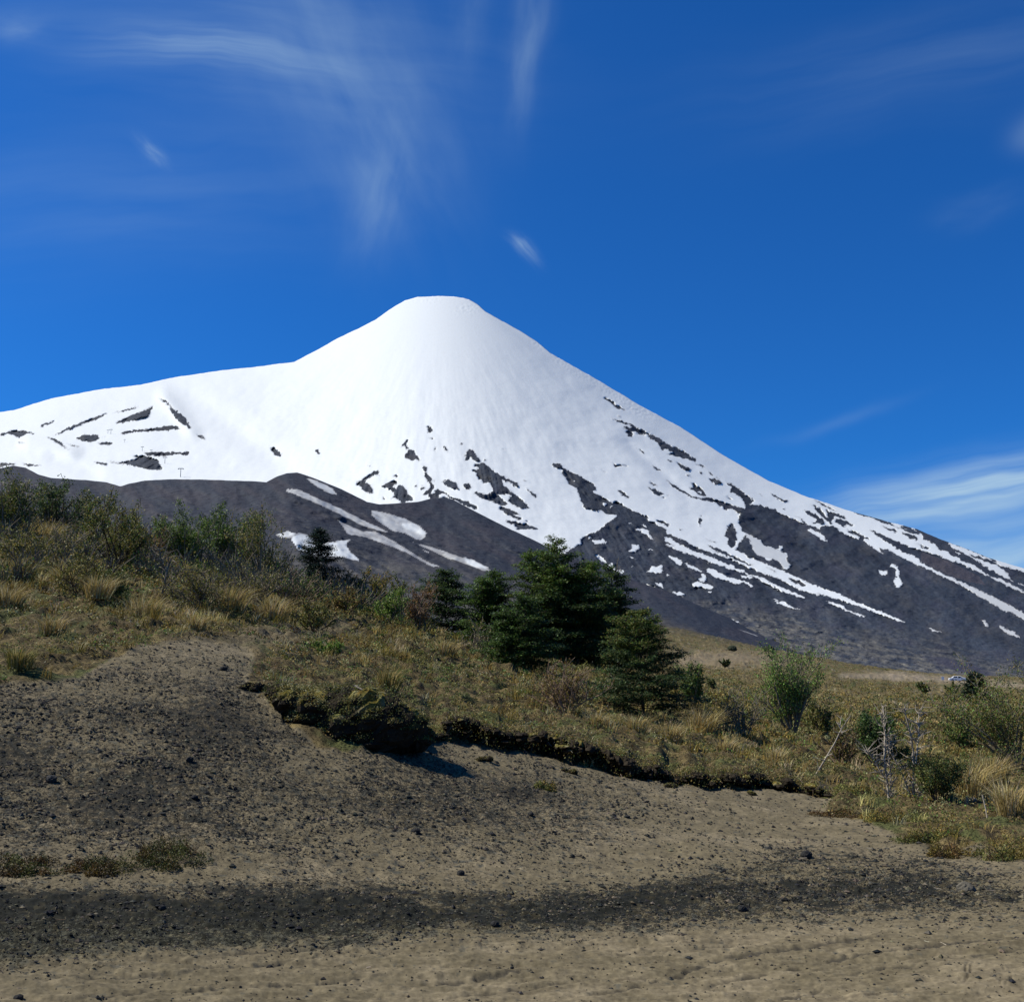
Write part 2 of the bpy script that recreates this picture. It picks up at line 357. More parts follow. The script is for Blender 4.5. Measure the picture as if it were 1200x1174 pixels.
def ground_color(x, y, u, v, d, veg, band, spk, road):
    n1 = fbm(x / 1.7, y / 1.7, 4, 41); n2 = fbm(x / .35, y / .35, 4, 42); n3 = fbm(x / .07, y / .07, 3, 43); n4 = fbm(x / .16, y / .16, 3, 44)
    n5 = fbm(x / .035, y / .035, 2, 45)
    def mix(a, b, t): return a + (np.asarray(b) - a) * t[..., None]
    sand = np.array([.134, .110, .064]); sand2 = np.array([.174, .142, .086]); grit = np.array([.032, .034, .027]); grit2 = np.array([.070, .069, .054])
    c = np.zeros(x.shape + (3,)) + sand
    c = mix(c, sand2, sstep(-.2, .5, n1 + .6 * n2))
    c = c * (1 + .3 * n3 + .25 * n5 + .25 * n2)[..., None]
    # grit scattered through the ash
    bandn = np.clip(band * (1.05 - .36 * sstep(600, 900, u)) + (.55 * n1 + .6 * n2) * sstep(0, .3, band), 0, 1.1)
    dens = np.clip(bandn * 1.25 + spk * .60 + .16 - road * .04 + .55 * n1 * (spk + .1), 0, 1.2)
    g = sstep(.0, .14, n4 * .75 + n3 * .65 - .46 + dens * .60)
    gc = mix(np.zeros(x.shape + (3,)) + grit, grit2, sstep(-.3, .5, n5 + n3))
    c = mix(c, gc, g * (.92 - .25 * road))
    wash = sstep(.15, 1.0, bandn)
    c = mix(c, c * np.array([.66, .72, .70]), wash * (1 - .3 * sstep(650, 900, u)))
    tr = sstep(.1, .35, fbm((x + .3 * y) / .7, (y - .13 * x) / .11, 5, 48, .7)) * road
    c = mix(c, c * np.array([.72, .71, .72]), tr * .7)
    c = mix(c, [.040, .036, .028], np.clip(trk(u, v) * road * .62, 0, 1))
    # soil and litter below the plants
    litter = np.zeros(x.shape + (3,)) + np.array([.080, .060, .028])
    litter = mix(litter, [.155, .118, .050], sstep(-.1, .35, n2))
    litter = mix(litter, [.075, .080, .028], sstep(.05, .35, fbm(x / .8, y / .8, 3, 47)))
    litter = litter * (1 + .5 * n3)[..., None]
    sandy = np.clip(R_SANDY.get(u, v), 0, 1) * (d < 60)
    c = mix(c, litter, sstep(.35, .65, veg + .35 * n2) * (1 - .85 * sandy))
    # far plain: ochre heath with pale ash showing through
    fx, fy = x / 6., y / 14.
    pl = np.zeros(x.shape + (3,)) + np.array([.098, .078, .034])
    pl = mix(pl, [.150, .116, .052], sstep(0, .35, fbm(fx, fy, 5, 51, .7)))
    pl = mix(pl, [.070, .078, .030], sstep(.08, .3, fbm(fx * 1.7, fy * 1.7, 5, 52, .7)))
    pl = mix(pl, [.27, .22, .15], sstep(.26, .42, fbm(fx * 1.1, fy * 2.2, 5, 53, .7)))
    pl = mix(pl, [.21, .165, .11], R_PLATFORM.get(u, v) * .8 * (d > 150))
    pl = mix(pl, [.25, .205, .15], R_ROADFAR.get(u, v) * (d > 150))
    pl = mix(pl, [.052, .046, .036], sstep(520, 680, d + 40 * fbm(x / 60, y / 60, 3, 54)) * sstep(960, 800, u))
    pl = pl * (1 + .5 * fbm(x / 1.6, y / 3., 3, 55))[..., None]
    c = mix(c, pl, sstep(45, 75, d))
    grit = np.clip(dens, 0, 1.25) * (1 - sstep(.4, .6, veg)) * (1 - .35 * road) * sstep(60, 30, d) + .55 * sstep(.4, .6, veg) * (d < 60) + .62 * sstep(50, 70, d) * 0
    return np.clip(c, .006, .9), grit

us = np.concatenate([np.arange(-700, -40, 14.0), np.arange(-40, 1240, 1.45), np.arange(1240, 1901, 14.0)])
ds = np.concatenate([np.exp(np.linspace(np.log(.6), np.log(6.0), 40))[:-1], np.exp(np.linspace(np.log(6.0), np.log(60), 740))[:-1],
                     np.exp(np.linspace(np.log(60), np.log(1000), 230))[:-1], np.exp(np.linspace(np.log(1000), np.log(9000), 16))])
UU, DD = np.meshgrid(us, ds)
UC = np.clip(UU, -500, 1700)
vv = V0(UC, np.maximum(DD, 2.5)); vv = np.where(DD < 2.5, 805 + 2860.0 / DD, vv)
X, Y, Z = pt(UU, np.minimum(vv, 2600), DD)
near = DD < 6
Z = np.where(near, CAMZ - 2.2 + 0 * Z, Z); 
sc = DD / np.maximum(np.hypot(X, Y), 1e-6); X *= sc; Y *= sc
dz, veg, band, spk, road, step = relief(X, Y, Z, UC, vv, DD)
fade6 = sstep(4, 7, DD)
Zb = Z * sstep(5.5, 7.5, DD) 
Z = np.where(DD < 8, Zb, Z) + dz
Cc, GR_ = ground_color(X, Y, UC, vv, DD, veg, band, spk, road)
# the sheet carries on behind the camera
azR = np.arctan2(X[:, -1], Y[:, -1]); azL = np.arctan2(X[:, 0], Y[:, 0])
nf = 34
fan = np.linspace(0, 1, nf + 2)[1:-1]
zl = Z[:, 0] - CAMZ; zr = Z[:, -1] - CAMZ
a0 = azR.mean(); a1 = azL.mean() + 2 * pi
fa = a0 + (a1 - a0) * fan
XF = ds[:, None] * np.sin(fa)[None]; YF = ds[:, None] * np.cos(fa)[None]
w = (fan ** 1)[None]
ZF = Z[:, -1:] * (1 - w) + np.minimum(Z[:, :1], 0.0 * Z[:, :1] + .08 * ds[:, None]) * w
CF = Cc[:, -1:, :] * (1 - w[..., None]) + Cc[:, :1, :] * w[..., None]
Xa = np.concatenate([X, XF], 1); Ya = np.concatenate([Y, YF], 1); Za = np.concatenate([Z, ZF], 1); Ca = np.concatenate([Cc, CF], 1); Ga = np.concatenate([GR_, np.repeat(GR_[:, -1:], nf, 1)], 1)
nr, nc = Xa.shape
V3 = np.stack([Xa, Ya, Za], -1).reshape(-1, 3)
Q = grid_quads(nr, nc, wrap=True)
V3 = np.concatenate([V3, [[0, 0, V3[:nc, 2].mean()]]]); Cf = np.concatenate([Ca.reshape(-1, 3), [Ca[0, 0]]])
T = np.stack([np.full(nc, len(V3) - 1), (np.arange(nc) + 1) % nc, np.arange(nc)], 1)
ground = mesh_obj('ground', V3, Q[:, ::-1], T[:, ::-1] * 1, M_GROUND, Cf, attrs={'grit': np.concatenate([Ga.ravel(), [0.]])}, smooth=True)
tag(ground, kind='structure')
print('ground', len(V3))

# ------------------------------------------------------------------ queries on the ground
def g_at(u, d):
    u = np.atleast_1d(np.asarray(u, float)); d = np.atleast_1d(np.asarray(d, float))
    uc = np.clip(u, -500, 1700)
    v = V0(uc, d); x, y, z = pt(u, v, d)
    dz = relief(x, y, z, uc, v, d)[0]
    return np.stack([x, y, z + dz], 1)
def g_px(u, v, far=False):
    """ground point seen at photo pixel (u, v)"""
    d = solve_d(u, v, 60 if far else 5.5, 700 if far else 60.0)
    p = g_at(u, d)[0]
    return p, d
def g_xy(x, y):
    """height of the ground below world points"""
    x = np.asarray(x, float); y = np.asarray(y, float)
    d = np.hypot(x, y); u = CU + F * x / y / CP
    for _ in range(4):
        v = V0(np.clip(u, -500, 1700), d); yy = (CV - v) / F
        u = CU + F * (x / y) * (CP - yy * SP)
    px, py, pz = pt(u, v, d)
    return pz + relief(px, py, pz, np.clip(u, -500, 1700), v, d)[0]

# ================================================================== VOLCANO
SIL = [(-700,640),(-400,575),(-200,530),(0,483),(15,481),(60,467),(120,456),(165,451),(200,443),(260,434),(300,430),(345,424),(370,411),(395,397),(420,385),(440,375),(455,364),(466,357),(475,352),(490,348),(515,347),(535,348),(550,351),(560,357),(570,366),(590,377),(610,388),(630,401),(645,414),(670,428),(700,445),(750,475),(800,502),(850,535),(900,563),(940,580),(1000,600),(1040,611),(1075,620),(1100,631),(1130,642),(1160,654),(1200,666),(1300,700),(1500,757),(1900,798)]
SU, SV = zip(*SIL)
def zm(ox, oy, k): return lambda *p: [(ox + a / k, oy + b / k) for a, b in p]
A_ = zm(400, 480, 7.5); B_ = zm(530, 500, 7.5); C_ = zm(640, 530, 7.5); D_ = zm(700, 450, 6.6667); E_ = zm(780, 560, 6.6667)
F_ = zm(920, 570, 7.5); G_ = zm(1040, 600, 7.5); H_ = zm(730, 620, 6.6667); I_ = zm(880, 680, 3.75); J_ = zm(0, 465, 5); K_ = zm(300, 545, 4)
ops = []
def R(p): ops.append((p, 0.0))
def S(p): ops.append((p, 1.0))
# the great bare flank, lower right
R([(640,720),(660,650)] + C_((305,800),(310,750),(470,680),(635,550),(530,545),(490,500),(450,520),(330,480),(305,400),(290,370),(270,320),(240,300),(205,275),(180,235),(145,190),(150,150),(60,130),(60,100),(110,100),(170,150),(270,200),(380,258),(450,315),(400,345),(580,440),(625,435),(750,510),(890,570),(880,590),(1000,652),(1050,672)) +
  E_((0,432),(150,490),(260,555),(500,630),(650,705),(900,795),(1100,875)) + I_((310,62),(380,84),(470,112),(540,140),(600,163),(715,196),(640,164),(580,139),(500,108),(470,98),(380,53),(300,28)) +
  E_((960,742),(780,668),(650,615),(550,560),(610,465),(640,440),(600,410),(580,370),(572,310),(612,250),(630,215),(740,213),(870,255),(900,285),(1050,345),(1200,400)) +
  F_((330,350),(420,350),(520,420),(640,465),(740,520),(840,580),(882,607),(820,545),(900,555),(960,590),(1080,650),(1200,707)) + G_((300,480),(450,550),(640,640),(800,740),(960,820),(1100,890),(1200,950)) + [(1900,1000),(1900,1100),(640,1100)])
# long dark streaks between the upper right snow runs
R(G_((0,228),(80,262),(240,330),(330,345),(440,382),(560,432),(640,452),(750,505),(870,560),(900,572),(1050,650),(1200,715),(1500,830),(1500,1060),(1200,885),(1100,825),(960,755),(820,688),(660,618),(480,538),(280,432),(290,390),(230,375),(130,315),(80,330),(70,280),(0,250)))
R(G_((300,195),(380,205),(440,245),(530,270),(570,320),(640,345),(700,380),(760,410),(850,470),(880,490),(930,515),(1020,570),(1080,600),(1130,625),(1200,652),(1500,760),(1500,800),(1200,690),(1100,640),(1010,590),(905,565),(860,530),(780,480),(700,440),(640,420),(560,380),(520,345),(460,325),(430,290),(330,240)))
R(G_((940,450),(1020,480),(1100,500),(1200,530),(1500,640),(1500,740),(1200,640),(1120,615),(1075,580),(1060,540),(1000,490)))
R(G_((710,372),(800,390),(960,445),(940,462),(800,412)))
R(G_((850,375),(960,425),(950,432),(880,400)))
R(G_((0,145),(90,172),(80,180),(0,156)))
R(G_((125,180),(200,195),(270,232),(262,246),(190,225)))
R(G_((250,280),(350,312),(365,328),(290,300)))
R(G_((100,118),(160,122),(280,180),(275,192),(180,150)))
R(G_((230,135),(300,155),(560,255),(700,310),(860,375),(850,385),(640,300),(545,272),(450,250),(350,205),(290,185)))
R(F_((0,0),(170,50),(120,42)))
S(G_((560,320),(600,345),(640,365),(630,380),(590,350)))
S(G_((870,485),(930,505),(900,515)))
S(G_((560,380),(640,405),(660,440),(600,415)))
R(F_((560,200),(650,222),(800,270),(960,335),(945,345),(780,285),(640,238)))
R(F_((240,160),(300,190),(350,260),(400,290),(420,330),(370,300),(330,270),(290,220)))
R(F_((360,205),(420,235),(520,265),(535,285),(430,255),(415,300),(375,260)))
R(F_((155,205),(230,225),(330,290),(350,325),(280,325),(240,320),(290,295),(200,240)))
R(F_((440,290),(500,290),(560,320),(610,350),(540,335),(500,340),(450,318)))
R(F_((480,325),(545,360),(500,350)))
R(F_((545,380),(620,400),(660,430),(750,468),(690,460),(680,485),(650,465),(655,440),(560,400)))
R(F_((740,380),(800,400),(860,430),(1000,490),(1100,535),(1200,560),(1200,640),(1120,600),(1040,580),(1000,530),(940,515),(850,455)))
R(F_((830,340),(960,380),(1000,400),(900,370)))
R(F_((1020,400),(1100,430),(1170,460),(1160,475),(1060,430)))
R(F_((80,245),(190,325),(170,320)))
R(F_((250,110),(350,165),(520,245),(330,165)))
R(F_((640,270),(810,345),(730,310)))
R(F_((940,340),(1100,385),(1180,410),(1170,422),(1080,395)))
R(F_((630,460),(720,500),(740,520),(680,490)))
S(F_((190,370),(250,375),(340,430),(360,465),(385,505),(350,480),(270,435)))
S(F_((935,670),(990,700),(1010,745),(1000,770),(1030,830),(1030,870),(1000,900),(975,890),(950,830),(975,800),(965,760),(980,745),(925,700)))
S(F_((820,730),(870,740),(910,750),(870,780),(830,765)))
# crags above the bare block
R(E_((0,15),(60,55),(200,140),(290,165),(330,150),(400,175),(490,205),(600,235),(620,245),(590,275),(560,275),(555,255),(500,240),(460,245),(450,220),(430,220),(400,195),(290,172),(200,150),(60,70)))
R(E_((190,35),(250,70),(300,105),(315,140),(290,145),(250,120),(185,70),(230,85)))
S(E_((255,100),(280,108),(285,130),(255,118)))
R(E_((465,25),(540,65),(600,110),(650,150),(685,180),(650,215),(630,210),(590,150),(545,125),(505,105),(520,75)))
R(E_((340,0),(380,10),(435,30),(430,48),(390,40),(350,20)))
R(E_((480,135),(515,168),(500,165)))
R(E_((265,315),(285,325),(268,375),(255,350)))
R(E_((270,290),(285,297),(275,305)))
R(E_((500,365),(530,350),(525,390),(550,400),(550,480),(545,525),(520,545),(480,515),(490,480),(465,445),(480,400)))
R(E_((810,110),(870,145),(960,190),(930,192),(850,145)))
R(E_((915,230),(935,242),(920,242)))
R(E_((720,105),(765,145),(745,135)))
R(E_((1010,290),(1110,360),(1085,350)))
R(E_((300,468),(400,505),(370,500)))
R(E_((325,525),(400,550),(500,590),(430,580),(370,560)))
R(E_((350,560),(500,600),(690,685),(640,675),(480,605)))
R(E_((0,355),(35,378),(10,378)))
R(E_((95,388),(130,403),(110,402)))
R(E_((780,690),(870,740),(850,735)))
R(E_((950,780),(1030,800),(1100,840),(1090,850),(1010,815)))
S(E_((620,430),(650,435),(690,455),(735,480),(760,515),(830,545),(880,560),(890,530),(915,520),(905,560),(950,600),(960,650),(980,690),(960,722),(915,705),(890,665),(830,632),(800,650),(740,615),(690,590),(670,520),(650,490),(630,460)))
# lower snow runs on the bare flank
S(C_((760,672),(860,670),(905,695),(920,740),(960,765)) + E_((0,535),(0,515),(60,530),(200,580),(320,620),(450,680),(560,715),(640,740),(760,780),(900,850),(1100,930),(1080,945),(900,885),(740,800),(620,745),(430,690),(300,640),(220,610),(100,570)) + C_((900,745),(850,710),(800,690)))
S(C_((1030,735),(1060,740),(1120,760)) + E_((60,490),(200,560),(340,610),(520,685),(620,730),(600,735),(430,690),(200,590),(0,500)))
S(C_((710,612),(750,620),(760,640),(730,632)))
S(C_((720,575),(770,590),(745,592)))
S(C_((835,630),(880,640),(895,665),(850,650)))
S(E_((890,800),(1000,830),(1200,910),(1200,925),(1040,870)))
S(I_((70,68),(120,90),(150,95),(180,115),(240,130),(180,124),(120,100)))
S(I_((315,84),(400,105),(420,125),(515,160),(480,158),(410,130),(330,92)))
S(I_((750,200),(800,212),(855,232),(810,225)))
S(I_((540,165),(570,172),(555,174)))
S(I_((700,217),(735,227),(715,226)))
S(I_((1010,165),(1050,195),(1035,205),(1015,180)))
S(I_((1085,190),(1120,210),(1160,225),(1190,258),(1130,238),(1100,215)))
S(I_((995,70),(1060,90),(1130,135),(1120,140),(1050,98)))
S(I_((1150,142),(1200,160),(1300,200),(1300,215),(1200,175)))
S(H_((340,205),(400,210),(460,245),(465,290),(430,285),(390,245)))
S(H_((470,255),(540,280),(630,325),(600,333),(540,315),(500,290)))
S(H_((595,340),(640,350),(660,400),(640,415),(590,400),(580,380),(620,375)))
S(H_((525,425),(580,405),(680,435),(710,455),(690,470),(620,460),(560,450)))
S(H_((665,480),(700,485),(700,500),(670,495)))
S(H_((660,300),(700,310),(830,375),(900,390),(980,415),(1030,445),(1000,455),(950,420),(880,432),(820,405),(740,385),(650,335)))
S(H_((620,240),(680,270),(670,275)))
S(H_((840,325),(920,360),(990,365),(1025,388),(940,385),(915,365)))
S(H_((65,125),(130,125),(125,155),(80,185),(35,170),(65,155)))
S(H_((200,150),(240,155),(235,167),(200,167)))
S(H_((10,195),(70,215),(150,250),(60,225)))
S(H_((225,285),(260,295),(305,275),(310,340),(240,345),(185,335)))
S(H_((335,345),(370,355),(350,375)))
S(H_((240,425),(300,410),(320,450),(350,470),(310,462),(270,440)))
S(H_((360,480),(420,492),(460,485),(490,525),(420,515)))
S(H_((160,418),(220,440),(290,470),(270,475),(200,450)))
S(H_((85,400),(160,435),(120,420)))
S(H_((55,280),(100,295),(70,297)))
S(H_((815,685),(860,700),(945,745),(890,730)))
S(H_((840,655),(870,665),(860,675)))
S(C_((360,740),(400,740),(410,758),(375,760)))
S(C_((400,770),(460,770),(510,755),(535,790),(480,808),(420,800)))
S([(696,648),(705,651),(712,660),(706,659)]); S([(708,664),(718,659),(722,668),(712,666)]); S([(720,668),(730,667),(733,672),(722,673)])
# broken rock bands on the upper right flank
R(D_((45,115),(80,110),(110,140),(150,165),(225,205),(160,190),(110,160),(85,125)))
R(D_((155,240),(190,265),(170,258)))
R(D_((115,270),(200,295),(250,310),(400,385),(480,425),(500,440),(560,480),(620,500),(700,545),(780,605),(740,600),(680,570),(690,590),(640,570),(550,545),(600,540),(530,505),(500,510),(480,460),(410,420),(400,400),(300,345),(330,370),(370,385),(360,405),(300,375),(265,365),(280,410),(250,410),(215,370),(240,365),(205,325),(290,350),(250,318),(150,290)))
S(D_((330,385),(350,392),(345,402)))
R(D_((305,500),(320,510),(310,512))); R(D_((330,515),(365,535),(365,550),(340,535)))
R(D_((545,590),(580,600),(580,615))); R(D_((620,605),(650,625),(690,650),(730,665),(715,680),(670,665),(640,635)))
R(D_((760,620),(830,640),(910,720),(890,715),(850,660)))
R(D_((800,680),(825,695),(815,715))); R(D_((690,705),(730,715),(705,718)))
R(D_((875,735),(920,745),(970,770),(935,785),(890,760))); R(D_((925,715),(965,760),(945,745)))
R(D_((860,675),(910,720),(890,710)))
R(D_((120,620),(150,632),(255,640),(200,640),(145,650)))
R(D_((415,625),(500,685),(470,675))); R(D_((400,760),(480,800),(430,790)))
R(D_((385,800),(450,825),(520,860),(465,875),(430,830))); R(D_((505,880),(530,885),(515,893))); R(D_((540,860),(560,870),(550,870)))
R(D_((155,820),(210,855),(250,890),(215,885))); R(D_((30,665),(75,700),(60,692)))
R(C_((965,595),(1040,615),(1085,640),(1020,630)))
# centre patches
R(A_((750,150),(780,148),(812,175),(785,208),(765,195),(770,165))); R(A_((785,245),(815,252),(795,258)))
R(A_((520,335),(545,295),(580,265),(585,280),(560,305),(600,345),(580,352),(550,310)))
R(A_((555,395),(600,350),(640,355),(650,390),(700,455),(650,435),(640,448),(580,430)))
R(A_((720,500),(735,485),(748,510),(740,555),(830,630),(790,610),(785,630),(815,680),(775,745),(770,790),(860,775),(1000,800),(1190,880),(1190,860),(1090,805),(960,765),(920,735),(850,700),(830,705),(820,735),(790,740),(710,745),(790,685),(750,600),(730,590),(735,555)))
S(A_((850,770),(870,725),(930,750),(960,780),(1030,800),(1010,820),(940,780)))
R(A_((890,645),(935,610),(1010,650),(1035,705),(1000,700),(940,675)))
R(A_((1070,660),(1130,650),(1145,680),(1110,700),(1080,685))); R(A_((640,660),(665,675),(655,682))); R(A_((690,700),(720,670),(735,685)))
R(A_((455,595),(485,577),(505,590))); R(A_((895,320),(915,330),(920,355),(940,372),(905,355))); R(A_((820,335),(830,335),(828,370))); R(A_((1045,292),(1065,298),(1055,312)))
R(A_((240,495),(258,498),(246,504)))
R(A_((135,650),(210,600),(280,550),(320,535),(330,578),(290,570),(200,630),(265,680),(270,740),(200,715),(180,680)))
R(A_((350,665),(440,630),(490,625),(500,650),(440,680),(470,700),(530,660),(590,740),(635,800),(560,800),(545,825),(480,770),(440,785),(475,740),(420,695),(380,685)))
R(A_((365,760),(395,795),(370,785)))
R(B_((110,290),(125,220),(150,200),(185,210),(215,265),(250,305),(200,300),(165,265),(130,300)))
R(B_((195,325),(250,325),(265,312),(330,365),(420,430),(560,490),(585,525),(535,525),(520,495),(420,450),(450,520),(540,590),(620,650),(680,720),(590,715),(490,650),(520,615),(500,600),(400,595),(440,640),(495,690),(440,690),(300,640),(190,590),(210,572),(300,600),(350,580),(355,540),(335,490),(275,485),(215,440),(215,400),(170,395),(250,365),(200,340)))
S(B_((385,592),(500,590),(525,605),(470,640),(430,635)))
R(B_((410,715),(440,700),(540,740),(620,780),(540,760),(500,745),(615,820),(560,810),(460,755)))
R(B_((650,545),(740,605),(738,622),(700,600))); R(B_((620,455),(670,485),(640,472))); R(B_((630,822),(690,840),(650,835)))
R(B_((465,820),(560,840),(680,870),(760,900),(560,900),(570,880)))
R(B_((280,285),(300,292),(285,300))); R(B_((70,145),(95,150),(80,162))); R(B_((448,198),(458,200),(452,207)))
S(C_((480,455),(520,440),(540,460),(510,475))); S(C_((545,510),(565,475),(600,455),(560,500))); S(C_((235,250),(260,235),(250,265)))
# left patches
R(J_((0,215),(90,198),(150,200),(200,217),(150,215),(118,242),(60,212),(0,228)))
R(J_((270,230),(340,255),(410,320),(370,290))); R(J_((380,272),(480,298),(430,290)))
R(J_((305,232),(400,180),(500,140),(640,95),(560,135),(480,160),(400,195),(350,215))); R(J_((650,98),(820,55),(760,78)))
R(J_((230,172),(290,150),(330,142),(250,175)))
R(J_((445,245),(490,225),(570,223),(580,240),(560,260),(500,262))); R(J_((570,270),(640,265),(665,268),(650,283),(600,283))); R(J_((575,228),(640,240),(600,234)))
R(J_((682,155),(730,125),(800,97),(870,70),(900,52),(865,115),(800,135),(730,150)))
R(J_((708,210),(800,195),(950,178),(1015,165),(1060,187),(940,198),(800,205),(730,220)))
R(J_((925,5),(975,25),(1010,70),(1070,110),(1125,188),(1080,165),(1020,115),(990,50))); R(J_((1160,228),(1180,228),(1205,255)))
R(J_((845,328),(940,325),(1115,325),(1100,338),(1000,338),(940,347),(870,345)))
R(J_((555,380),(625,390),(620,402),(570,390))); R(J_((600,373),(720,385),(820,358),(775,345),(860,348),(930,375),(950,428),(890,428),(780,402),(680,385)))
R(J_((0,385),(100,392),(0,408))); R(J_((130,390),(245,402),(170,408))); R(J_((110,265),(152,268),(120,271)))
R([(-300,530),(-60,540),(0,545),(-60,548),(-300,560)])
R([(318,525),(323,524),(326,531),(332,532),(327,530),(329,536),(321,531)]); R([(370,528),(373,526),(374,534),(371,531)])
rs_m = Raster(-320, 335, 1420, 830, 2, 1.0)
for p, val in ops: rs_m.fill(p, val)
rs_m.blur(1)
AREA = rs_m

def sheet(name, us, vsil, vbase, dsil, dbase, nrow, drow, colf, mat, pw=1.0, back=8, attrs=None, smooth=60.0):
    """a mountain flank: from its foot up to its skyline and down the far side"""
    n = len(us)
    t = np.linspace(0, 1, nrow)[:, None]
    v = vbase[None] + (vsil - vbase)[None] * t
    uf = np.arange(us[0], us[-1], 4.0); k = np.exp(-.5 * (np.arange(-60, 61) * 4.0 / smooth) ** 2); k /= k.sum()
    vf = np.convolve(np.pad(np.interp(uf, us, vsil), 60, mode='reflect', reflect_type='odd'), k, 'valid')
    vsm = np.interp(us, uf, vf)
    ts = (vbase[None] - v) / (vbase - vsm)[None]
    ld = np.log(dbase)[None] + (np.log(dsil) - np.log(dbase))[None] * np.where(ts < 1, ts ** pw, 1 + (ts - 1) * pw)
    U = np.repeat(us[None], nrow, 0)
    ld = ld + drow(U, v, ts) 
    X, Y, Z = pt(U, v, np.exp(ld))
    Cn = colf(U, v, t)
    xs, ys, zs = [X], [Y], [Z]; k0 = 1.0
    for i in range(1, back + 1):
        k = 1 + .02 * i + .012 * i * i
        xs.append(X[-1:] * k); ys.append(Y[-1:] * k); zs.append(Z[-1:] - (Z[-1:] - 0) * min(1, (.02 * i + .016 * i * i)))
    nb = back
    X = np.concatenate(xs); Y = np.concatenate(ys); Z = np.concatenate(zs)
    def ext(a): return np.concatenate([a] + [a[-1:]] * nb)
    at = {k: ext(f).ravel() for k, f in (attrs(U, v, t) if attrs else {}).items()}
    V3 = np.stack([X, Y, Z], -1).reshape(-1, 3)
    return mesh_obj(name, V3, grid_quads(nrow + nb, n), None, mat, ext(Cn).reshape(-1, 3), attrs=at, smooth=True)

def snowmask(u, v):
    w1 = 4.2 * fbm(u / 5, v / 5, 5, 61, .7); w2 = 3.2 * fbm(u / 5, v / 5, 5, 62, .7)
    a = AREA.get(u + w1, v + w2)
    return np.clip(a + .5 * fbm(u / 3.2 - v / 6, v / 1.6 - u / 5, 3, 63, .6) * np.clip(4 * a * (1 - a), 0, 1), 0, 1)
PK = (515.0, 330.0)
def polar(u, v):
    dx = u - PK[0]; dy = v - PK[1]
    return np.arctan2(dy, dx), np.hypot(dx, dy)
def m_relief(u, v, t):
    th, r = polar(u, v)
    s = snowmask(u, v)
    g = (fbm(th * 7, np.log(r + 20) * 3.2, 4, 71) * .003 + fbm(th * 5 + 3, r / 90, 4, 78, .55) * .008 + fbm(u / 45 + v / 60, v / 22 - u / 90, 3, 76) * .0035) * sstep(40, 260, r)
    g = g + fbm(th * 26, np.log(r + 20) * 9.0, 3, 72) * .0005 * sstep(60, 200, r)
    rock = 1 - s
    lower = sstep(600, 760, v)
    g = g + rock * (fbm(u / 9, v / 5, 4, 73) * .007 * (.5 + lower) + np.abs(fbm(th * 45, r / 45, 4, 74)) * .016 + fbm(u / 34, v / 20, 3, 79) * .03 + lower * fbm(u / 16, (v - u * .22) / 4, 4, 80) * .006)
    for eu, ev, ea, eb in ((548, 362, 16, 6), (636, 405, 12, 6), (745, 478, 26, 8), (505, 352, 18, 3)):
        g = g + .004 * fbm(u / 3.5, v / 2.2, 3, 77) * np.exp(-((u - eu) / ea) ** 2 - ((v - ev - (u - eu) * .5 * (eu > 560)) / eb) ** 2)
    # left shoulder: a ridge falling from (190,470) to the right, hollow behind it
    def bump(u0, v0, u1, v1, w, a):
        du, dv = u1 - u0, v1 - v0; L = math.hypot(du, dv)
        s_ = ((u - u0) * du + (v - v0) * dv) / L / L; q = ((u - u0) * -dv + (v - v0) * du) / L
        e = sstep(-.25, .1, s_) * sstep(1.3, .9, s_)
        return a * e * np.exp(-(q / w) ** 2)
    g = g - bump(190, 462, 225, 505, 9, .02) + bump(215, 458, 330, 545, 15, .016)
    g = g + bump(735, 520, 800, 575, 7, .012) - bump(740, 495, 870, 575, 6, .010) + bump(560, 355, 640, 415, 5, .004)
    g = g - bump(30, 520, 85, 530, 10, .02) + bump(60, 535, 110, 555, 9, .012)
    g = g + .0015 * fbm(u / 3, v / 3, 2, 75) * sstep(640, 655, u) * sstep(760, 740, u) * sstep(9, 3, np.abs(v - (405 + (u - 640) * .62 + 8)))
    return g + .05 * np.clip(t, 0, 1.1) ** 14
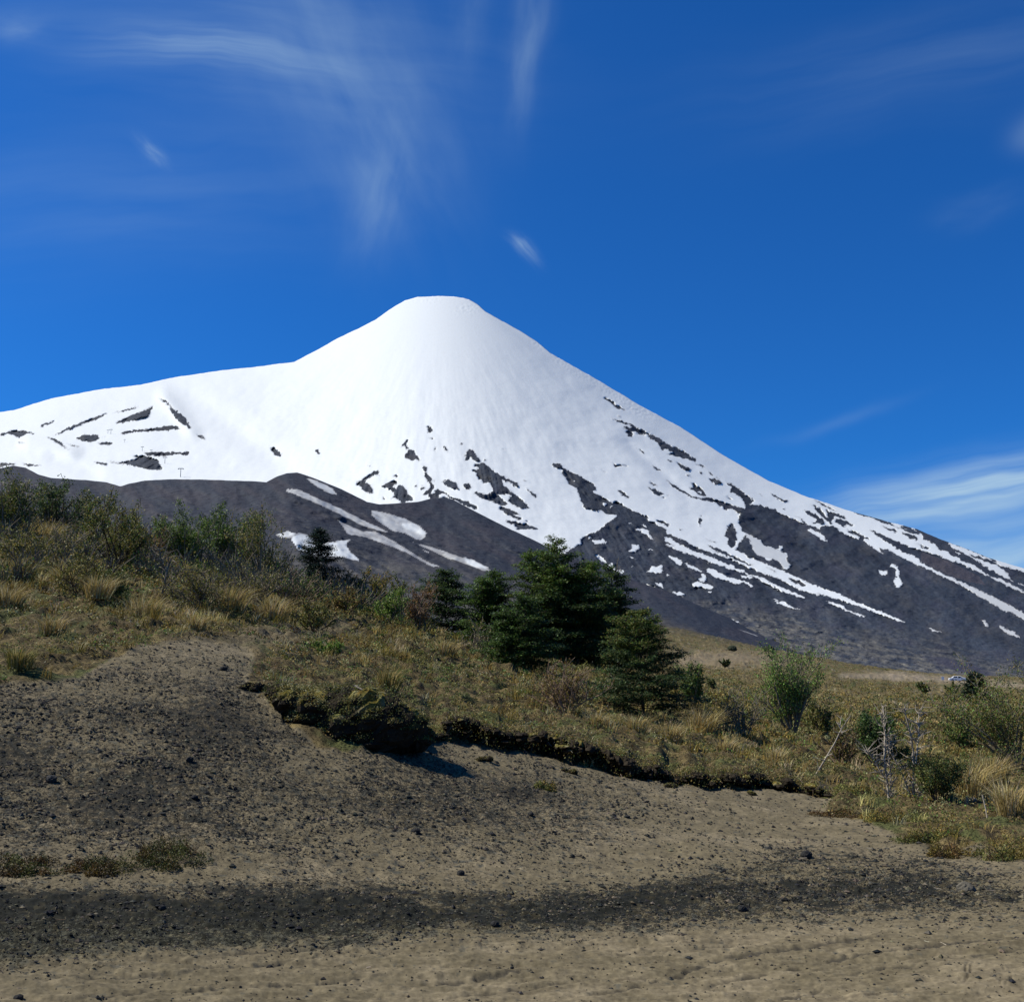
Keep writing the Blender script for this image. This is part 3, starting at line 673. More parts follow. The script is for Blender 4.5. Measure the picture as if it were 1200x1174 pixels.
def m_col(u, v, t):
    th, r = polar(u, v)
    c = np.zeros(u.shape + (3,)) + np.array([.027, .034, .046])  # lava base; the blue of distance haze is painted into the rock colour
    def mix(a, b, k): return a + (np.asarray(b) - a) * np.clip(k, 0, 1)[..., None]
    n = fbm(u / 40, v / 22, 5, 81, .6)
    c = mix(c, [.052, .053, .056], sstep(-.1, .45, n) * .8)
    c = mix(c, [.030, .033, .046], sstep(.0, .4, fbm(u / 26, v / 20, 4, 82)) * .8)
    c = c * (1 + .75 * fbm(th * 38, r / 70, 4, 89, .6))[..., None]
    # bands of paler scree along the foot
    y = v - (690 + (u - 750) * .2)
    low = sstep(-15, 22, y + 14 * fbm(u / 60, v / 12, 3, 83))
    c = mix(c, [.105, .10, .085], low * sstep(-.25, .3, fbm(u / 34 + v / 16, (v - u * .22) / 4.5, 5, 84, .65)))
    c = mix(c, [.17, .16, .13], low * sstep(.16, .4, fbm(u / 22, (v - u * .25) / 4, 5, 85, .7)) * .8)
    c = mix(c, [.012, .013, .018], sstep(.16, .3, fbm(u / 6, (v - u * .2) / 2.8, 4, 86, .75)) * (.3 + .7 * low))
    c = mix(c, [.085, .085, .09], sstep(.2, .34, fbm(u / 5, (v - u * .2) / 3, 4, 88, .75)) * (.2 + .6 * low))
    c = mix(c, [.036, .036, .05], sstep(12, 4, np.hypot((u - 1128) / 4.6, (v - 782 - (u - 1128) * .28) * 1.3)))
    c = mix(c, [.08, .066, .07], in_poly(G_((300,350),(560,440),(800,560),(860,640),(700,610),(480,530),(290,430)), u, v) * .5)
    c = mix(c, [.022, .024, .04], sstep(1, .3, np.hypot((u - 913) / 26, (v - 630) / 16) + .5 * n) * .55)
    c = c * (1 + .35 * fbm(u / 2.2, v / 2.2, 2, 87))[..., None]
    return np.clip(c, .008, .6)
M_VOLC, nt, b = new_mat('volcano_snow_and_lava'); N = nt.nodes; L = nt.links
a1 = N.new('ShaderNodeAttribute'); a1.attribute_name = 'Col'
a2 = N.new('ShaderNodeAttribute'); a2.attribute_name = 'snow'
tc = N.new('ShaderNodeTexCoord')
nz = N.new('ShaderNodeTexNoise'); nz.inputs['Scale'].default_value = .09; nz.inputs['Detail'].default_value = 6; L.new(tc.outputs['Object'], nz.inputs['Vector'])
mr = N.new('ShaderNodeMapRange'); mr.inputs[1].default_value = .50; mr.inputs[2].default_value = .70; mr.interpolation_type = 'SMOOTHSTEP'
ad = N.new('ShaderNodeMath'); ad.operation = 'MULTIPLY_ADD'; ad.inputs[1].default_value = .35; L.new(nz.outputs['Fac'], ad.inputs[0])
sb = N.new('ShaderNodeMath'); sb.operation = 'SUBTRACT'; sb.inputs[1].default_value = .175; L.new(a2.outputs['Fac'], sb.inputs[0]); L.new(sb.outputs[0], ad.inputs[2])
L.new(ad.outputs[0], mr.inputs[0])
a3 = N.new('ShaderNodeAttribute'); a3.attribute_name = 'dirt'
sn = N.new('ShaderNodeMix'); sn.data_type = 'RGBA'; sn.inputs[6].default_value = (.67, .695, .68, 1); sn.inputs[7].default_value = (.24, .235, .23, 1)
ed = N.new('ShaderNodeMapRange'); ed.inputs[1].default_value = .66; ed.inputs[2].default_value = .98; ed.inputs[3].default_value = .55; ed.inputs[4].default_value = 0; L.new(ad.outputs[0], ed.inputs[0])
ea = N.new('ShaderNodeMath'); ea.operation = 'ADD'; ea.use_clamp = True; L.new(a3.outputs['Fac'], ea.inputs[0]); L.new(ed.outputs[0], ea.inputs[1]); L.new(ea.outputs[0], sn.inputs[0])
mx = N.new('ShaderNodeMix'); mx.data_type = 'RGBA'; L.new(mr.outputs[0], mx.inputs[0]); L.new(a1.outputs['Color'], mx.inputs[6]); L.new(sn.outputs[2], mx.inputs[7])
L.new(mx.outputs[2], b.inputs['Base Color']); b.inputs['Roughness'].default_value = .85; b.inputs['Specular IOR Level'].default_value = .15
nb_ = N.new('ShaderNodeTexNoise'); nb_.inputs['Scale'].default_value = .12; nb_.inputs['Detail'].default_value = 8; L.new(tc.outputs['Object'], nb_.inputs['Vector'])
bp = N.new('ShaderNodeBump'); bp.inputs['Strength'].default_value = .5; bp.inputs['Distance'].default_value = 3.0; L.new(nb_.outputs['Fac'], bp.inputs['Height'])
iv = N.new('ShaderNodeMath'); iv.operation = 'MULTIPLY_ADD'; iv.inputs[1].default_value = -.85; iv.inputs[2].default_value = 1.0; L.new(mr.outputs[0], iv.inputs[0])
L.new(iv.outputs[0], bp.inputs['Strength']); L.new(bp.outputs[0], b.inputs['Normal'])

mu = np.concatenate([np.arange(-700, -30, 14.), np.arange(-30, 1230, 1.15), np.arange(1230, 1900, 14.)])
vs = np.interp(mu, SU, SV)
vs = vs + .5 * fbm(mu / 9, mu * 0 + .5, 3, 91) + (.6 * fbm(mu / 5, mu * 0 + .7, 2, 92) * ((mu > 632) & (mu < 655)))
dsil = 4100 - 1250 * (np.sqrt(((mu - 515) / 700) ** 2 + .01) - .1)
dsil = np.clip(dsil, 1800, 5000)
vb = np.full(mu.shape, 803.0) ; vb = np.interp(mu, [-700, 700, 900, 1000, 1200, 1900], [800, 800, 800, 802, 804, 818])
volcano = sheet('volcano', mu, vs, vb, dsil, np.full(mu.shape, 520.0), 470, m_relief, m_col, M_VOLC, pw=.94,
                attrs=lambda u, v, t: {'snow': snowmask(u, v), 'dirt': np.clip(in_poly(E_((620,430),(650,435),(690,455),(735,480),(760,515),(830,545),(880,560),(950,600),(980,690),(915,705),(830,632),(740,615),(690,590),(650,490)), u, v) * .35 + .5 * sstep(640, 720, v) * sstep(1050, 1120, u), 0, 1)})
tag(volcano, kind='structure')

# ------------------------------------------------------------------ dark ash ridge in front of the cone
RSIL = [(-700,590),(-300,560),(-20,552),(4,548),(15,545.5),(30,548),(45,556),(60,560),(100,562.5),(125,565),(141,570),(150,567),(170,563),(200,561.5),(240,562),(300,564),(312,565),(325,558),(336,554.5),(348,553.5),(365,559),(400,573),(430,588),(445,591),(460,590),(490,588),(505,584),(518,583),(530,585),(545,593),(570,606),(600,621),(620,630),(640,640),(660,650),(690,662),(720,672),(743,680),(784,693.5),(827,713),(854,723.5),(872,734),(900,747.5),(940,761),(1000,777),(1040,792),(1100,812),(1900,830)]
rops = [(K_((232,62),(280,70),(360,110),(380,138),(350,135),(290,105)), .75),
 (K_((165,110),(200,112),(300,160),(400,205),(520,265),(620,310),(600,315),(500,285),(380,225),(250,165),(130,120)), .55),
 (K_((545,210),(600,220),(700,250),(770,285),(800,320),(790,345),(750,350),(700,320),(640,310),(580,270),(540,235)), .62),
 (K_((680,270),(740,270),(795,310),(795,330),(740,315),(690,295)), .95),
 (K_((370,245),(420,275),(500,310),(560,310),(640,350),(720,400),(800,450),(880,480),(820,475),(700,410),(600,370),(500,335),(430,325),(400,280)), .5),
 (K_((745,368),(800,375),(880,400),(960,430),(1020,450),(1120,500),(1060,495),(960,455),(900,440),(850,415)), .45),
 (K_((975,432),(1020,445),(1100,485),(1050,482),(990,462)), .95),
 (K_((775,390),(820,412),(800,412)), .7),
 (K_((160,345),(200,318),(245,330),(300,370),(440,345),(425,375),(445,410),(480,435),(480,452),(440,440),(400,430),(330,430),(200,400)), 1.0),
 (K_((90,325),(150,310),(190,318),(160,340),(110,340)), .8),
 (K_((700,350),(760,365),(740,365)), .6),
 (H_((820,750),(900,775),(1000,810),(1110,850),(1040,835),(940,800)), .4)]
R2 = Raster(-100, 540, 1150, 830, 2, 0.0)
for p, val in rops: R2.fill(p, val)
R2.blur(1)
def r_relief(u, v, t):
    g = fbm(u / 60, (v - u * .35) / 26, 4, 101) * .035 + fbm(u / 9, (v - u * .4) / 5, 3, 102) * .004
    g = g + np.abs(fbm((u + v * .4) / 14, (v - u * .45) / 40, 3, 103)) * .005
    return g + .04 * np.clip(t, 0, 1.1) ** 12
def r_col(u, v, t):
    def mix(a, b, k): return a + (np.asarray(b) - a) * np.clip(k, 0, 1)[..., None]
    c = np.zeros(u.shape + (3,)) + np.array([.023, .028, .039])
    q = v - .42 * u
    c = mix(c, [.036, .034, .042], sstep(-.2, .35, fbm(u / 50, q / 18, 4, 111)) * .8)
    dv = v - np.interp(u, [-300, 141, 312, 400, 600, 745, 900], [560, 570, 565, 573, 621, 681, 747])
    c = mix(c, [.085, .080, .072], sstep(40, 100, dv) * sstep(-.25, .3, fbm(u / 30, (v - .5 * u) / 7, 4, 112)) * sstep(250, 400, u) * sstep(760, 600, u))
    c = mix(c, [.10, .098, .092], sstep(.18, .4, fbm(u / 26, (v - .45 * u) / 3.2, 4, 113, .65)) * .45 * sstep(6, 30, dv) * sstep(720, 640, u))
    c = mix(c, [.075, .065, .047], sstep(0, 22, dv - 22 + 8 * fbm(u / 20, v / 10, 3, 115)) * sstep(745, 790, u))
    c = c * (1 + .14 * fbm(u / 2.5, v / 2.0, 2, 114))[..., None]
    return np.clip(c, .008, .6)
ru = np.concatenate([np.arange(-700, -20, 16.), np.arange(-20, 1100, 2.0), np.arange(1100, 1900, 20.)])
rvs = np.interp(ru, *zip(*RSIL)) + .35 * fbm(ru / 12, ru * 0, 3, 95)
rds = np.interp(ru, [-700, 0, 345, 520, 800, 1000, 1900], [1150, 1150, 1050, 1150, 900, 760, 720])
rvb = np.interp(ru, [-700, 600, 700, 760, 850, 950, 1050, 1900], [805, 805, 800, 790, 795, 800, 815, 850])
def r_att(u, v, t):
    w = 2.6 * fbm(u / 6, v / 5, 4, 116, .65); st = .5 * fbm(u / 16, (v - .42 * u) / 2.2, 4, 118, .65)
    return {'snow': np.clip(sstep(.15, .35, R2.get(u + w, v + w * .7)) * (1.05 + 1.3 * st * (R2.get(u, v) < .9)), 0, 1), 'dirt': np.clip(1.3 - 1.2 * R2.get(u + w, v + w) + .35 * fbm(u / 14, (v - .4 * u) / 4, 3, 117), 0, 1)}
ridge = sheet('ash_ridge', ru, rvs, rvb, rds, np.full(ru.shape, 430.0), 190, r_relief, r_col, M_VOLC, pw=1.0, attrs=r_att, smooth=45.0)
tag(ridge, kind='structure')

# ================================================================== WORLD, SUN, CAMERA
SUN_EL, SUN_AZ = radians(49), radians(-78)      # azimuth from +Y (north in the scene) towards +X
w = bpy.data.worlds.new('World'); scene.world = w; w.use_nodes = True
nt = w.node_tree; N = nt.nodes; L = nt.links
bg = N['Background']
sky = N.new('ShaderNodeTexSky'); sky.sky_type = 'NISHITA'; sky.sun_disc = False
sky.sun_elevation = SUN_EL; sky.sun_rotation = SUN_AZ
sky.altitude = 1200; sky.air_density = 1.0; sky.dust_density = .25; sky.ozone_density = 4.0
tc = N.new('ShaderNodeTexCoord')
tint = N.new('ShaderNodeMix'); tint.data_type = 'RGBA'; tint.blend_type = 'MULTIPLY'; tint.inputs[0].default_value = 1; tint.inputs[7].default_value = SKYTINT + (1,)
L.new(sky.outputs[0], tint.inputs[6]); cur = tint.outputs[2]
def ndir(u, v):
    x, y, z = pt(u, v, 1.0); z -= CAMZ; p = np.array([x, y, z]); return p / np.linalg.norm(p)
def dotn(vec):
    n = N.new('ShaderNodeVectorMath'); n.operation = 'DOT_PRODUCT'; n.inputs[1].default_value = tuple(vec); L.new(tc.outputs['Generated'], n.inputs[0]); return n.outputs['Value']
def mth(op, a, b=None, c=None):
    n = N.new('ShaderNodeMath'); n.operation = op
    for i, x in enumerate((a, b, c)):
        if x is None: continue
        if isinstance(x, (int, float)): n.inputs[i].default_value = x
        else: L.new(x, n.inputs[i])
    return n.outputs[0]
total = None
wn = N.new('ShaderNodeTexNoise'); wn.inputs['Scale'].default_value = 7; wn.inputs['Detail'].default_value = 3; L.new(tc.outputs['Generated'], wn.inputs['Vector'])
wv = N.new('ShaderNodeVectorMath'); wv.operation = 'MULTIPLY_ADD'; wv.inputs[1].default_value = (.04,) * 3; L.new(wn.outputs['Color'], wv.inputs[0])
w2 = N.new('ShaderNodeVectorMath'); w2.operation = 'ADD'; w2.inputs[1].default_value = (-.02,) * 3; L.new(tc.outputs['Generated'], w2.inputs[0]); L.new(w2.outputs[0], wv.inputs[2])
WARP = wv.outputs[0]
def dotw(vec):
    n = N.new('ShaderNodeVectorMath'); n.operation = 'DOT_PRODUCT'; n.inputs[1].default_value = tuple(vec); L.new(WARP, n.inputs[0]); return n.outputs['Value']
# wisps of cirrus: direction, half length, half width, tilt, strength, streakiness (0 = smooth veil)
for i, (u, v, la, lb, ang, amp, sx, sy) in enumerate(CLOUDS):
    c = ndir(u, v); r_ = ndir(u + 5, v) - ndir(u - 5, v); r_ /= np.linalg.norm(r_); up = np.cross(r_, c)
    if up[2] < 0: up = -up
    a = radians(ang); ax = r_ * cos(a) + up * sin(a); bx = -r_ * sin(a) + up * cos(a)
    s = mth('MULTIPLY', mth('SUBTRACT', dotw(ax), float(ax @ c)), F / la); t = mth('MULTIPLY', mth('SUBTRACT', dotw(bx), float(bx @ c)), F / lb)
    q = mth('ADD', mth('MULTIPLY', s, s), mth('MULTIPLY', t, t))
    m = mth('MULTIPLY', mth('POWER', 2.718, mth('MULTIPLY', q, -1.6)), amp)
    if sx:
        cmb = N.new('ShaderNodeCombineXYZ'); L.new(mth('MULTIPLY', s, sx), cmb.inputs[0]); L.new(mth('MULTIPLY', t, sy), cmb.inputs[1]); cmb.inputs[2].default_value = i * 3.7
        nz = N.new('ShaderNodeTexNoise'); nz.inputs['Scale'].default_value = 1.0; nz.inputs['Detail'].default_value = 5; nz.inputs['Roughness'].default_value = .5
        L.new(cmb.outputs[0], nz.inputs['Vector'])
        nr_ = N.new('ShaderNodeMapRange'); nr_.inputs[1].default_value = .32; nr_.inputs[2].default_value = .7; nr_.inputs[3].default_value = .35; nr_.inputs[4].default_value = 1.25; L.new(nz.outputs['Fac'], nr_.inputs[0])
        m = mth('MULTIPLY', m, nr_.outputs[0])
    total = m if total is None else mth('ADD', total, m)
tm = mth('MINIMUM', total, .9)
cm = N.new('ShaderNodeMix'); cm.data_type = 'RGBA'; L.new(tm, cm.inputs[0]); L.new(cur, cm.inputs[6]); cm.inputs[7].default_value = CLOUDCOL + (1,)
L.new(cm.outputs[2], bg.inputs[0]); bg.inputs[1].default_value = SKYSTR

sd = bpy.data.lights.new('sun', 'SUN'); sd.energy = SUNSTR; sd.angle = radians(.5); sd.color = (1.0, .96, .87)
so = bpy.data.objects.new('sun', sd); COL.objects.link(so)
from mathutils import Vector
sdir = Vector((sin(SUN_AZ) * cos(SUN_EL), cos(SUN_AZ) * cos(SUN_EL), sin(SUN_EL)))
so.rotation_euler = sdir.to_track_quat('Z', 'Y').to_euler(); so.location = (0, 0, 50)

cd = bpy.data.cameras.new('camera'); cam = bpy.data.objects.new('camera', cd); COL.objects.link(cam)
cam.location = (0, 0, CAMZ); cam.rotation_euler = (pi / 2 + PITCH, 0, 0)
cd.sensor_fit = 'HORIZONTAL'; cd.sensor_width = 36; cd.lens = 36 * F / 1200; cd.clip_start = .1; cd.clip_end = 30000
scene.camera = cam
scene.view_settings.view_transform = 'Standard'; scene.view_settings.look = 'None'; scene.view_settings.exposure = EXPOSURE; scene.view_settings.gamma = 1

# ================================================================== VEGETATION
def pal(rs, n, cols, var=.28):
    c = np.array(cols)[rs.randint(0, len(cols), n)]
    return c * rs.uniform(1 - var, 1 + var, (n, 1)) * rs.uniform(.92, 1.08, (n, 3))
DKGREEN = [(0.039,0.075,0.023),(0.057,0.099,0.025),(0.030,0.056,0.023),(0.083,0.121,0.031)]
MIDGREEN = [(0.067,0.129,0.024),(0.093,0.159,0.028),(0.054,0.103,0.022),(0.125,0.182,0.038)]
BRIGHT = [(0.108,0.212,0.035),(0.152,0.258,0.048),(0.081,0.156,0.029),(0.179,0.239,0.058)]
OLIVE = [(0.113,0.128,0.030),(0.159,0.159,0.039),(0.083,0.099,0.024),(0.197,0.178,0.050)]
OCHRE = [(0.235,0.164,0.035),(0.180,0.136,0.028),(0.282,0.209,0.050),(0.133,0.113,0.022)]
RUST = [(0.129,0.078,0.025),(0.167,0.101,0.030),(0.091,0.059,0.019)]
MOSS = [(.26,.23,.075),(.20,.185,.06),(.36,.33,.16),(.15,.145,.05)]
STRAW = [(0.405,0.312,0.115),(0.324,0.245,0.085),(0.486,0.398,0.170),(0.256,0.192,0.062)]
GREY = (.19,.16,.115); PALE = (.34,.29,.22); BROWN = (.11,.08,.048); DARKB = (.065,.05,.032); PINKB = (.23,.16,.11)

def skeleton(h, w, nstem, rs, up=.75, r0=.018, levels=3, kids=4, lean=(0, 0)):
    segs, tips = [], []
    def grow(p, d, L, r, lev):
        n = 3; q = p.copy()
        for i in range(n):
            d = unit(d + rs.normal(size=3) * .16 + np.array([0, 0, .05]))
            e = q + d * L / n
            r2 = r * (1 - .22 * (i + 1) / n * (1.6 if lev == 0 else 1))
            segs.append(np.concatenate([q, e, [r, r2]]))
            if lev > 0:
                for _ in range(max(1, int(round(kids / n + rs.uniform(-.4, .6))))):
                    a = rs.uniform(0, 2 * pi); o = np.array([cos(a), sin(a), rs.uniform(-.1, .7)])
                    grow(e, unit(d * up + o * .75), L * rs.uniform(.38, .62), r2 * .55, lev - 1)
            else: tips.append((e, d))
            q = e; r = r2
        if lev > 0: tips.append((q, d))
    for k in range(nstem):
        a = 2 * pi * (k + rs.uniform(-.3, .3)) / nstem; sp = rs.uniform(.15, 1.25) * w / max(h, .01) * .7
        d = unit(np.array([cos(a) * sp + lean[0], sin(a) * sp + lean[1], 1.0]))
        grow(np.array([cos(a), sin(a), 0]) * .03 * h, d, h * rs.uniform(.6, .95), r0 * rs.uniform(.7, 1.2), levels - 1)
    P = np.array([t[0] for t in tips]); D = np.array([t[1] for t in tips]); S = np.array(segs)
    zt = np.percentile(P[:, 2], 98); rt = np.percentile(np.hypot(P[:, 0] - lean[0] * h * .3, P[:, 1]), 93)
    sx = (w / 2) / rt; sz = h / zt
    for A in (P,): A[:, 0] *= sx; A[:, 1] *= sx; A[:, 2] *= sz
    for o in (0, 3): S[:, o] *= sx; S[:, o + 1] *= sx; S[:, o + 2] *= sz
    return S, P, D

def wood(name, S, col, parent, rs, sides=4):
    V, Q = tubes(S, sides)
    c = np.array(col) * rs.uniform(.75, 1.25, (len(S), 1)); C = np.repeat(c, sides * 2, axis=0)
    return mesh_obj(name, V, Q, None, M_BARK, C, parent=parent, smooth=True)

def px_thing(name, u, v, hp, wp, label, cat, group, far=False, sink=.03):
    p, d = g_px(u, v, far); m = d / F
    p = p.copy(); p[2] -= sink * hp * m * .5
    return thing(name, tuple(float(a) for a in p), label, cat, group), hp * m, wp * m, m, d

def shrub(name, u, v, hp, wp, label, leafc, woodc=GREY, dens=1.0, lsize=2.5, cat='shrub', group=None, nstem=8, levels=3, kids=4, far=False, r0=None, up=.75, seed=None, flat=.15, mix=None):
    rs = np.random.RandomState(seed if seed is not None else int(u * 7 + v * 3))
    o, h, w, m, d = px_thing(name, u, v, hp, wp, label, cat, group, far)
    S, P, D = skeleton(h * .96, w * .9, nstem, rs, levels=levels, kids=kids, r0=(r0 or max(.9 * m, h * .014)), up=up)
    S[:, 6:] = np.maximum(S[:, 6:], .28 * m)
    wood('branches', S, woodc, o, rs, 4 if hp > 60 else 3)
    if dens > 0:
        k = int(max(1, round(6 * dens)))
        n1 = len(P) * k
        Pl = np.repeat(P, k, 0) + rs.normal(size=(n1, 3)) * h * .04 - np.repeat(D, k, 0) * rs.uniform(0, .12, (n1, 1)) * h
        Sm = S[S[:, 6] <= np.percentile(S[:, 6], 80)]; n2 = int(n1 * .9); ii = rs.randint(0, len(Sm), n2); f_ = rs.uniform(0, 1, (n2, 1))
        Pl = np.concatenate([Pl, Sm[ii, :3] * (1 - f_) + Sm[ii, 3:6] * f_ + rs.normal(size=(n2, 3)) * h * .035]); n = n1 + n2
        Pl[:, 2] = np.maximum(Pl[:, 2], .02)
        keep = fbm(Pl[:, 0] / h * 5 + 9, Pl[:, 2] / h * 5 + Pl[:, 1] / h * 3, 2, rs.randint(99)) > -.28 + .25 * (1 - min(dens, 1))
        Pl = Pl[keep]; n = len(Pl)
        C = pal(rs, n, leafc)
        if mix is not None:
            s_ = rs.uniform(size=n) < mix[1]; C[s_] = pal(rs, int(s_.sum()), mix[0])
        V, Q, C = leaves(Pl, rs.uniform(.6, 1.35, n) * lsize * m, C, rs, .6, flat)
        mesh_obj('foliage', V, Q, None, M_LEAF, C, parent=o)
    return o

def tiered_tree(name, u, v, hp, wp, label, leafc, woodc=DARKB, nl=70, group=None, cat='tree', lsize=2.3, prof=1.0, leaders=1, bare=0.0, seed=None, tip=None, far=False, irregular=.25, dens=1.0, lowgap=.06):
    """beech-like young tree: flat sprays of foliage on near-level limbs, narrowing upward"""
    rs = np.random.RandomState(seed if seed is not None else int(u * 5 + v))
    o, h, w, m, d = px_thing(name, u, v, hp, wp, label, cat, group, far)
    segs, LP, LC = [], [], []
    for q in range(leaders):
        if leaders == 1: ox, oy, hh, ww = 0, 0, h, w
        else:
            a = 2 * pi * q / leaders + rs.uniform(-.4, .4); rr = w * .34 if q else 0
            ox, oy = cos(a) * rr, sin(a) * rr * .8; hh = h * (1.0 if q == 0 else rs.uniform(.68, .93)); ww = w * (.66 if q else .74)
        top = np.array([ox + rs.normal() * .03 * hh, oy + rs.normal() * .03 * hh, hh])
        base = np.array([ox * .4, oy * .4, 0.])
        n = 8; pts = [base + (top - base) * (i / n) + np.array([rs.normal(), rs.normal(), 0]) * .012 * hh * (0 < i < n) for i in range(n + 1)]
        for i in range(n): segs.append(np.concatenate([pts[i], pts[i + 1], [h * .015 * (1 - i / n) + .35 * m, h * .015 * (1 - (i + 1) / n) + .25 * m]]))
        for i in range(nl):
            tt = lowgap + (1 - lowgap) * ((i + rs.uniform(0, 1)) / nl) ** .9
            k = min(n - 1, int(tt * n)); p = pts[k] + (pts[k + 1] - pts[k]) * (tt * n - k)
            a = i * 2.4 + rs.uniform(-.5, .5)
            L = ww * .5 * ((1 - tt) ** .62 * prof * 1.5 + .08) * rs.uniform(1 - irregular * 1.6, 1 + irregular * .5) * (1 if tt > .18 else .8)
            el = radians(rs.uniform(2, 22) + 25 * tt)
            dv = np.array([cos(a) * cos(el), sin(a) * cos(el), sin(el)]); e0 = p; nb = 4
            lat = np.array([-sin(a), cos(a), 0])
            for j in range(nb):
                dv = unit(dv + np.array([0, 0, -.09]) + rs.normal(size=3) * .07)
                e1 = e0 + dv * L / nb; s0 = (j + 1) / nb
                segs.append(np.concatenate([e0, e1, [max(.3 * m, L * .013 * (1 - s0 * .8)), max(.22 * m, L * .013 * (1 - s0 * .9))]]))
                for sgn in (-1, 1):
                    tl = L * .5 * (1.15 - .6 * s0) * rs.uniform(.6, 1.2)
                    td = unit(dv * .8 + lat * sgn + rs.normal(size=3) * .12); te = e1 + td * tl
                    if rs.uniform() < .6: segs.append(np.concatenate([e1, te, [.26 * m, .18 * m]]))
                    if rs.uniform() > bare or tt < .25:
                        kk = max(5, int(12.0 * dens * tl / (3.2 * m)))
                        f = rs.uniform(.05, 1.05, (kk, 1))
                        LP.append(e1 + (te - e1) * f + rs.normal(size=(kk, 3)) * np.array([1, 1, .6]) * 2.4 * m)
                        cc = pal(rs, kk, leafc if (tip is None or rs.uniform() > sstep(.35, .8, tt)) else tip)
                        LC.append(cc)
                e0 = e1
        kk = 14; LP.append(top + rs.normal(size=(kk, 3)) * np.array([.02, .02, .035]) * hh); LC.append(pal(rs, kk, leafc))
    wood('trunk', np.array(segs), woodc, o, rs, 4)
    P = np.concatenate(LP); C = np.concatenate(LC)
    print(name, len(P))
    V, Q, C = leaves(P, rs.uniform(.6, 1.4, len(P)) * lsize * m, C, rs, .6, .55)
    mesh_obj('crown', V, Q, None, M_LEAF, C, parent=o)
    return o

def tussock(u, v, hp, wp, label, cols=STRAW, n=260, lean=(.25, 0), seed=None):
    rs = np.random.RandomState(seed or int(u * 3 + v * 11))
    o, h, w, m, d = px_thing('grass_tussock', u, v, hp, wp, label, 'grass tussock', 'straw coloured grass tussocks on the slope')
    a = rs.uniform(0, 2 * pi, n); r = np.sqrt(rs.uniform(0, 1, n)) * w * .22
    P = np.stack([r * np.cos(a), r * np.sin(a), 0 * a], 1)
    ln = np.stack([np.cos(a), np.sin(a)], 1) * rs.uniform(.1, .75, (n, 1)) * min(1.2, w / h) + np.array(lean) * rs.uniform(.3, 1.2, (n, 1))
    ln = np.concatenate([ln, np.zeros((n, 1))], 1)
    V, Q, T, C = blades(P, rs.uniform(.5, 1.1, n) * h, ln, pal(rs, n, cols), rs, .38 * m)
    me = mesh_obj('blades', V, Q, T, M_GRASS, C, parent=o)
    n2 = n // 3
    P2 = rs.normal(size=(n2, 3)) * np.array([w * .2, w * .2, h * .08]) + np.array([0, 0, h * .08])
    V, Q, C = leaves(P2, rs.uniform(.5, 1.2, n2) * 2.5 * m, pal(rs, n2, OLIVE + RUST), rs)
    mesh_obj('base_thatch', V, Q, None, M_LEAF, C, parent=o)  # thatch matted round the tussock's foot, built from small leaf quads
    return o

# ------------------------------------------------------------------ named trees
G1 = 'dark green trees in the middle clump'
tiered_tree('beech_tree', 662, 786, 150, 122, 'largest and tallest dark green tree, broad and bushy, in the middle clump', DKGREEN + [(.045,.062,.026)], nl=62, leaders=6, lsize=2.7, group=G1, prof=1.1, bare=.05, tip=MIDGREEN + OLIVE[:1], dens=.9)
tiered_tree('beech_tree', 722, 782, 124, 84, 'dark tree with bare brown twigs in front, right side of the middle clump', DKGREEN, nl=60, leaders=3, lsize=2.6, group=G1, prof=1.15, bare=.08)
tiered_tree('beech_tree', 755, 842, 122, 98, 'cone shaped tree with flat layered branches, in front of the middle clump', [(.038,.075,.022),(.055,.092,.028),(.075,.105,.032),(.028,.055,.020)], nl=95, lsize=2.4, group=G1, prof=1.0, tip=MIDGREEN + OLIVE, irregular=.15, dens=1.15, bare=.08)
tiered_tree('beech_tree', 614, 790, 88, 76, 'low dark green tree at the left foot of the tallest tree', DKGREEN + MIDGREEN[:2], nl=70, lsize=2.4, group=G1, prof=1.2, leaders=2)
tiered_tree('beech_tree', 580, 768, 102, 78, 'mid green tree between the pointed conifer and the tallest tree', MIDGREEN + DKGREEN[:2], nl=60, lsize=2.4, group=G1, prof=1.2, leaders=3, irregular=.4)
tiered_tree('beech_tree', 523, 752, 78, 66, 'pointed dark green tree, left end of the middle clump', DKGREEN, nl=70, lsize=2.4, group=G1, prof=1.1)
tiered_tree('conifer', 371, 680, 66, 42, 'small blue green conifer in front of the dirty snow patch', [(.018,.038,.026),(.026,.050,.034),(.014,.028,.020)], nl=70, lsize=2.2, prof=1.0, irregular=.2)
tiered_tree('conifer', 1144, 828, 32, 23, 'small dark rounded conifer standing alone on the plain near the car', [(.014,.032,.018),(.020,.042,.022)], nl=60, lsize=2.4, prof=.95, irregular=.15, far=True, dens=1.3)
# bare tree behind the clump
shrub('bare_tree', 708, 775, 128, 60, 'thin bare twigs rising above the top of the tallest tree', None, GREY, dens=0, nstem=4, cat='tree', levels=4, kids=3, up=1.0)
